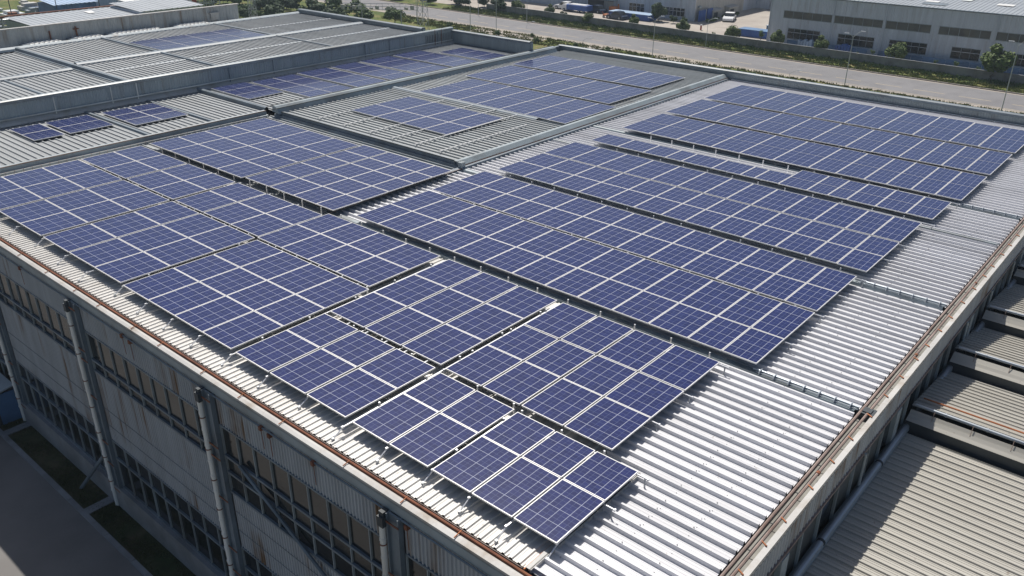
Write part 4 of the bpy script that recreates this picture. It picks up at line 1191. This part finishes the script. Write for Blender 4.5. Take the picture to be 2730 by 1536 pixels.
add('corner_pipe', MB().tube((X2 - .006, 6.0, GZ), (X2 - .006, 6.0, -.25), .006, 8), 'siding_far', F2)
add('side_wall', siding_y(6.0, X2, 12.45, GZ, -.25, .05, .003), 'siding_cream', F2)
for x0, x1, nm in ((11.35, 11.62, 'lean_to'), (11.85, 12.1, 'lean_to')):
    lt = add(nm, MB().box(x0, x1, 5.92, 5.998, GZ, -.665), 'siding_cream', F2)
    add('roof', MB().extrude([(5.90, -.667), (5.90, -.662), (5.998, -.645), (5.998, -.650)], 'x', x0 - .02, x1 + .02, close=True), 'cap', lt)
    add('dark_doorway', MB().box(x0 + .03, x0 + .14, 5.915, 5.919, GZ, -.69), 'trim_dark', lt)
add('unit_box', MB().box(11.03, 11.1, 5.965, 5.997, -.60, -.575), 'trim_light', F2)
F3 = thing('open_warehouse', 12.5, 5.6, GZ, 'dark open warehouse gate at the end of the pale yard', 'building')
add('wall', MB().box(12.9, 13.3, 4.52, 5.1, GZ, -.35).box(12.9, 13.3, 5.78, 6.0, GZ, -.35).box(12.9, 13.3, 5.1, 5.78, -.55, -.35), 'siding_far', F3)
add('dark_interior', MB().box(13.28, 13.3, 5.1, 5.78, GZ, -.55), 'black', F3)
add('roof', MB().box(12.85, 15, 4.515, 6.0, -.35, -.34), 'roof_far', F3)
t = thing('blue_gate', 10.98, 5.93, GZ, 'tall blue sheet gate beside the workshop corner', 'gate', 'blue gates in the yard')
add('gate_leaf', MB().box(10.96, 11.16, 5.93, 5.936, GZ, GZ + .15), 'blue', t)
add('gate_post', MB().tube((11.165, 5.93, GZ), (11.165, 5.93, GZ + .155), .004, 6), 'white', t)
t = thing('blue_gate', 11.3, 5.93, GZ, 'blue sheet gate leaf with a stepped top, right of the taller one', 'gate', 'blue gates in the yard')
add('gate_leaf', MB().box(11.20, 11.36, 5.93, 5.936, GZ, GZ + .155).box(11.36, 11.43, 5.93, 5.936, GZ, GZ + .105), 'blue', t)
# containers, lorry, cars
t = thing('container', 10.55, 6.8, GZ, 'long low blue container with white top edge behind the block wall', 'container')
add('body', siding_x(10.50, 6.45, 7.14, GZ + .004, GZ + .082, .02, .002), 'blue', t)
add('shell', MB().box(10.502, 10.70, 6.452, 7.138, GZ + .003, GZ + .081), 'blue', t)
add('top_edge', MB().box(10.495, 10.705, 6.448, 7.142, GZ + .082, GZ + .087), 'blue_light', t)
t = thing('container', 10.35, 4.78, GZ, 'blue container beside the left end of the white factory', 'container')
add('body', siding_x(10.28, 4.57, 4.98, GZ + .004, GZ + .088, .02, .002), 'blue', t)
add('shell', MB().box(10.282, 10.46, 4.572, 4.978, GZ + .003, GZ + .087), 'blue', t)
add('top_edge', MB().box(10.275, 10.465, 4.566, 4.984, GZ + .088, GZ + .092), 'blue_mid', t)
t = thing('stacked_equipment', 10.55, 4.62, GZ, 'grey and blue equipment stacked behind the blue container', 'equipment')
add('crate', MB().box(10.49, 10.60, 4.55, 4.70, GZ, GZ + .13), 'trim', t)
add('cover', MB().box(10.485, 10.605, 4.545, 4.705, GZ + .13, GZ + .138).box(10.50, 10.58, 4.57, 4.66, GZ + .145, GZ + .16), 'white', t)

def wheel(parent, x, y, r_):
    w = add('wheel', MB().tube((x - .008, y, GZ + r_), (x + .008, y, GZ + r_), r_, 14), 'black', parent)
    add('rim', MB().tube((x - .009, y, GZ + r_), (x + .009, y, GZ + r_), r_ * .55, 10), 'galv', w)
t = thing('lorry', 10.6, 7.78, GZ, 'blue tarpaulin lorry with white cab beyond the block wall', 'lorry')
add('cargo_box', MB().extrude([(10.53, GZ + .03), (10.53, GZ + .100), (10.54, GZ + .108), (10.67, GZ + .108), (10.68, GZ + .100), (10.68, GZ + .03)], 'y', 7.55, 7.93, close=True), 'blue', t)
add('roof_sheet', MB().box(10.54, 10.67, 7.60, 7.90, GZ + .1085, GZ + .111), 'white', t)
add('cab', MB().extrude([(7.94, GZ + .02), (8.03, GZ + .02), (8.03, GZ + .06), (8.01, GZ + .10), (7.94, GZ + .10)], 'x', 10.54, 10.67, close=True), 'white', t)
add('windscreen', MB().quad((10.55, 8.0285, GZ + .064), (10.66, 8.0285, GZ + .064), (10.66, 8.012, GZ + .095), (10.55, 8.012, GZ + .095)), 'car_glass', t)
for y in (7.62, 7.70, 7.98):
    for x in (10.54, 10.67): wheel(t, x, y, .022)
def car(x, y, rot, mat, label, L=.36, Wd=.145):
    t = thing('parked_car', x, y, GZ, label, 'car', 'cars in the yard')
    c, s = math.cos(rot), math.sin(rot)
    def tr(mb):
        mb.v = [(x + a * c - b * s, y + a * s + b * c, GZ + z) for a, b, z in mb.v]; return mb
    h = Wd / 2
    body = MB().extrude([(-L / 2, .018), (-L / 2, .048), (-L * .42, .060), (-L * .22, .066), (L * .2, .066), (L * .45, .058), (L / 2, .045), (L / 2, .018)], 'y', -h, h, close=True)
    add('body', tr(body), mat, t)
    add('cabin', tr(MB().extrude([(-L * .36, .066), (-L * .24, .103), (L * .08, .106), (L * .22, .066)], 'y', -h * .86, h * .86, close=True)), 'car_glass', t)
    add('roof', tr(MB().extrude([(-L * .24, .1035), (-L * .22, .109), (L * .06, .111), (L * .085, .1065)], 'y', -h * .84, h * .84, close=True)), mat, t)
    for a in (-L * .32, L * .32):
        for b in (-h, h):
            w = add('wheel', tr(MB().tube((a, b - .01, .025), (a, b + .01, .025), .025, 12)), 'black', t)
            add('rim', tr(MB().tube((a, b - .011, .025), (a, b + .011, .025), .014, 8)), 'galv', w)
    for b in (-h * .7, h * .7):
        add('headlight', tr(MB().box(L / 2 - .004, L / 2 + .002, b - .014, b + .014, .036, .047)), 'white', t)
    return t
car(11.40, 5.68, math.radians(200), 'white', 'white car parked at the edge of the pale yard')
car(10.72, 8.10, math.radians(95), 'white', 'white car parked beside the lorry behind the wall', .34)
car(10.42, 6.93, math.radians(85), 'carblue', 'dark car with sunlit roof in front of the long blue container', .30)
car(10.75, 7.52, math.radians(80), 'carblue', 'dark grey car between the lorry and the doorway', .30)
t = thing('handcart', 10.42, 7.10, GZ, 'small red and orange cart left of the dark car', 'cart')
add('tray', MB().box(10.38, 10.46, 7.05, 7.16, GZ + .03, GZ + .05), 'orange', t)
add('handle', MB().tube((10.42, 7.16, GZ + .045), (10.42, 7.2, GZ + .08), .003, 5), 'red', t)
for y in (7.07, 7.14): wheel(t, 10.38, y, .016)
t = thing('loader', 10.85, 7.62, GZ, 'orange loader machine at the dark doorway of the workshop', 'loader')
add('cab', MB().box(10.80, 10.90, 7.22, 7.34, GZ + .03, GZ + .10), 'orange', t)
add('mast', MB().box(10.84, 10.86, 7.20, 7.215, GZ, GZ + .14), 'orange', t)
for y in (7.24, 7.32): wheel(t, 10.80, y, .02)
for k in range(9):
    x, y = ((11.55, 5.84), (11.62, 5.83), (11.7, 5.84), (11.8, 5.82), (11.95, 5.83), (11.0, 5.80), (11.08, 5.78), (11.18, 5.8), (11.27, 5.82))[k]
    tree('bush', x, y, 'bush', .75, ('bush along the cream side wall, %s from the parked white car' % ORD[k + 1]) if k < 5 else 'bush at the foot of the blue gates, %s from the corner pipe' % ORD[k - 4], 'bushes in the yard', trunk=True, lift=.035, cat='bush')
t = thing('red_hydrant', 10.35, 5.42, GZ, 'small red and white hydrant beyond the block wall', 'hydrant')
add('barrel', MB().tube((10.35, 5.55, GZ), (10.35, 5.55, GZ + .06), .012, 8), 'red', t)
add('top', MB().tube((10.35, 5.55, GZ + .06), (10.35, 5.55, GZ + .075), .014, 8), 'white', t)

# =================================================================== SHEDS BEHIND THE TOP LEFT
def shed(name, x0, x1, y0, y1, zt, label, wall, roof, slope=.03, ribs=.05, cat='building'):
    t = thing(name, (x0 + x1) / 2, y0, GZ, label, cat)
    add('wall', siding_y(y0, x0, x1, GZ, zt, ribs * .6, .002), wall, t)
    add('side_wall', MB().box(x0, x1, y0 + .003, y1, GZ, zt - .002), wall, t)
    prof = []; x = x0 - .01
    while x < x1:
        prof += [(x, 0), (x + ribs * .6, 0), (x + ribs * .7, .004), (x + ribs * .85, .004)]; x += ribs
    mb = MB(); n = len(prof)
    for y, dz in ((y0 - .02, 0), (y1, slope)):
        for (xx, d) in prof: mb.v.append((xx, y, zt + d + dz))
    for i in range(n - 1): mb.f.append((i, i + 1, n + i + 1, n + i))
    add('roof', mb, roof, t)
    return t
s_ = shed('low_warehouse', 3.75, 4.95, 9.9, 10.8, -.46, 'low warehouse with grey-blue roof beyond the pale upstand wall', 'siding_mid', 'roof_far', .02, .07)
add('coping', MB().box(3.7, 5.6, 10.80, 10.83, -.45, -.425), 'rust', s_)
add('roof_patch', MB().quad((4.55, 10.45, -.440), (4.62, 10.45, -.440), (4.66, 10.62, -.436), (4.56, 10.62, -.436)), 'sky_sheet', s_)
s_ = shed('small_warehouse', 4.95, 5.75, 10.0, 10.75, -.42, 'small pale warehouse with little windows left of the scaffolding', 'siding_far', 'roof_far', .03, .07)
for k in range(4):
    add('window', MB().box(5.02 + k * .05, 5.055 + k * .05, 9.993, 9.997, -.50, -.46), 'glass', s_)
shed('blue_shed', 4.75, 5.30, 11.9, 12.4, -.50, 'blue walled shed with light blue roof at the top left', 'blue_mid', 'blue_light', .04, .06, 'shed')
s_ = shed('gabled_hall', 5.55, 6.15, 11.5, 13.0, -.50, 'light blue hall with pale roof at the top edge', 'siding_far', 'sky_sheet', .05, .08)
shed('teal_shed', 5.2, 5.6, 12.5, 13.0, -.62, 'dull teal shed between the blue shed and the hall', 'siding_mid', 'siding_mid', .03, .05, 'shed')
shed('grey_shed', 6.2, 6.9, 12.4, 13.4, -.60, 'grey shed right of the light blue hall at the top edge', 'siding_mid', 'trim_light', .03, .05, 'shed')
shed('brown_shed', 7.0, 8.0, 13.6, 14.4, -.62, 'brown roofed shed far behind the thicket', 'siding_cream', 'rust', .03, .05, 'shed')
# pipe racks and stacked goods at the very top left
t = thing('pipe_rack', 4.3, 12.3, GZ, 'long grey pipe rack at the top left corner', 'pipe rack')
for z in (-.56, -.60, -.64): add('pipe', MB().tube((3.6, 11.5, z), (4.85, 11.35, z), .014, 8), 'galv', t)
for k in range(6): add('post', MB().box(3.7 + k * .22, 3.712 + k * .22, 11.40, 11.45, GZ, -.53), 'galv', t)
rr = random.Random(21); cnt = {}
for k in range(40):
    x = rr.uniform(3.5, 5.6); y = rr.uniform(11.6, 14.6)
    if 4.7 < x < 5.35 and 11.8 < y < 12.5: continue
    mt = rr.choice(['white', 'blue', 'blue_light', 'rust', 'siding_mid', 'orange', 'trim', 'cap'])
    nm = {'white': 'white', 'blue': 'blue', 'blue_light': 'light blue', 'rust': 'rusty', 'siding_mid': 'grey-green', 'orange': 'orange', 'trim': 'dark grey', 'cap': 'pale'}[mt]
    cnt[nm] = cnt.get(nm, 0) + 1
    t = thing('goods_stack', x, y, GZ, '%s goods stack in crowded top left yard, %s of its colour' % (nm, ORD[cnt[nm]]), 'goods', '%s goods in the crowded yard' % nm)
    gm_ = MB(); h = rr.uniform(.05, .14)
    w1 = rr.uniform(.04, .16); w2 = rr.uniform(.04, .12)
    gm_.box(x - w1, x + w1, y - w2, y + w2, GZ, GZ + h * .6)
    add('lower_stack', gm_, mt, t)
    add('upper_stack', MB().box(x - w1 * .7, x + w1 * .5, y - w2 * .8, y + w2 * .6, GZ + h * .6, GZ + h), mt, t)
for k in range(5):
    x = 3.6 + k * .55
    t = thing('yard_post', x, 11.7 + .1 * (k % 2), GZ, 'thin dark post in the crowded yard, %s from the left' % ORD[k + 1], 'post')
    add('shaft', MB().tube((x, 11.7, GZ), (x, 11.7, -.30), .005, 6), 'trim_dark', t)
t = thing('scaffolding', 6.5, 11.5, GZ, 'steel scaffolding with red and white bits left of the thicket', 'scaffolding')
sm = MB()
for i in range(7):
    for j in range(2): sm.tube((6.0 + i * .12, 11.2 + j * .15, GZ), (6.0 + i * .12, 11.2 + j * .15, -.42), .0045, 5)
for q in range(5):
    for j in range(2): sm.tube((5.98, 11.2 + j * .15, -.72 + q * .07), (6.74, 11.2 + j * .15, -.72 + q * .07), .004, 5)
add('tubes', sm, 'galv', t, kind='stuff')
add('red_part', MB().box(6.30, 6.36, 11.18, 11.22, -.60, -.50), 'red', t)
add('white_part', MB().box(6.26, 6.29, 11.18, 11.2, -.58, -.44), 'white', t)

hz = MB().box(-25, 25, -25, 25, GZ - 1.0 / U, 1.15)
ho = add('haze', hz, 'white', kind='stuff')
hm_ = D.materials.new('thin_haze'); hm_.use_nodes = True
hn = hm_.node_tree
for n_ in list(hn.nodes):
    if n_.type == 'BSDF_PRINCIPLED': hn.nodes.remove(n_)
pvn = hn.nodes.new('ShaderNodeVolumePrincipled')
pvn.inputs['Color'].default_value = (0.72, 0.85, 1.0, 1)
pvn.inputs['Density'].default_value = 0.00038
pvn.inputs['Anisotropy'].default_value = 0.2
hn.links.new(pvn.outputs[0], hn.nodes['Material Output'].inputs['Volume'])
ho.data.materials.clear(); ho.data.materials.append(hm_)

print('panels', NP[0], 'objects', len(D.objects))
for o in D.objects:
    if '_o' in o: del o['_o']
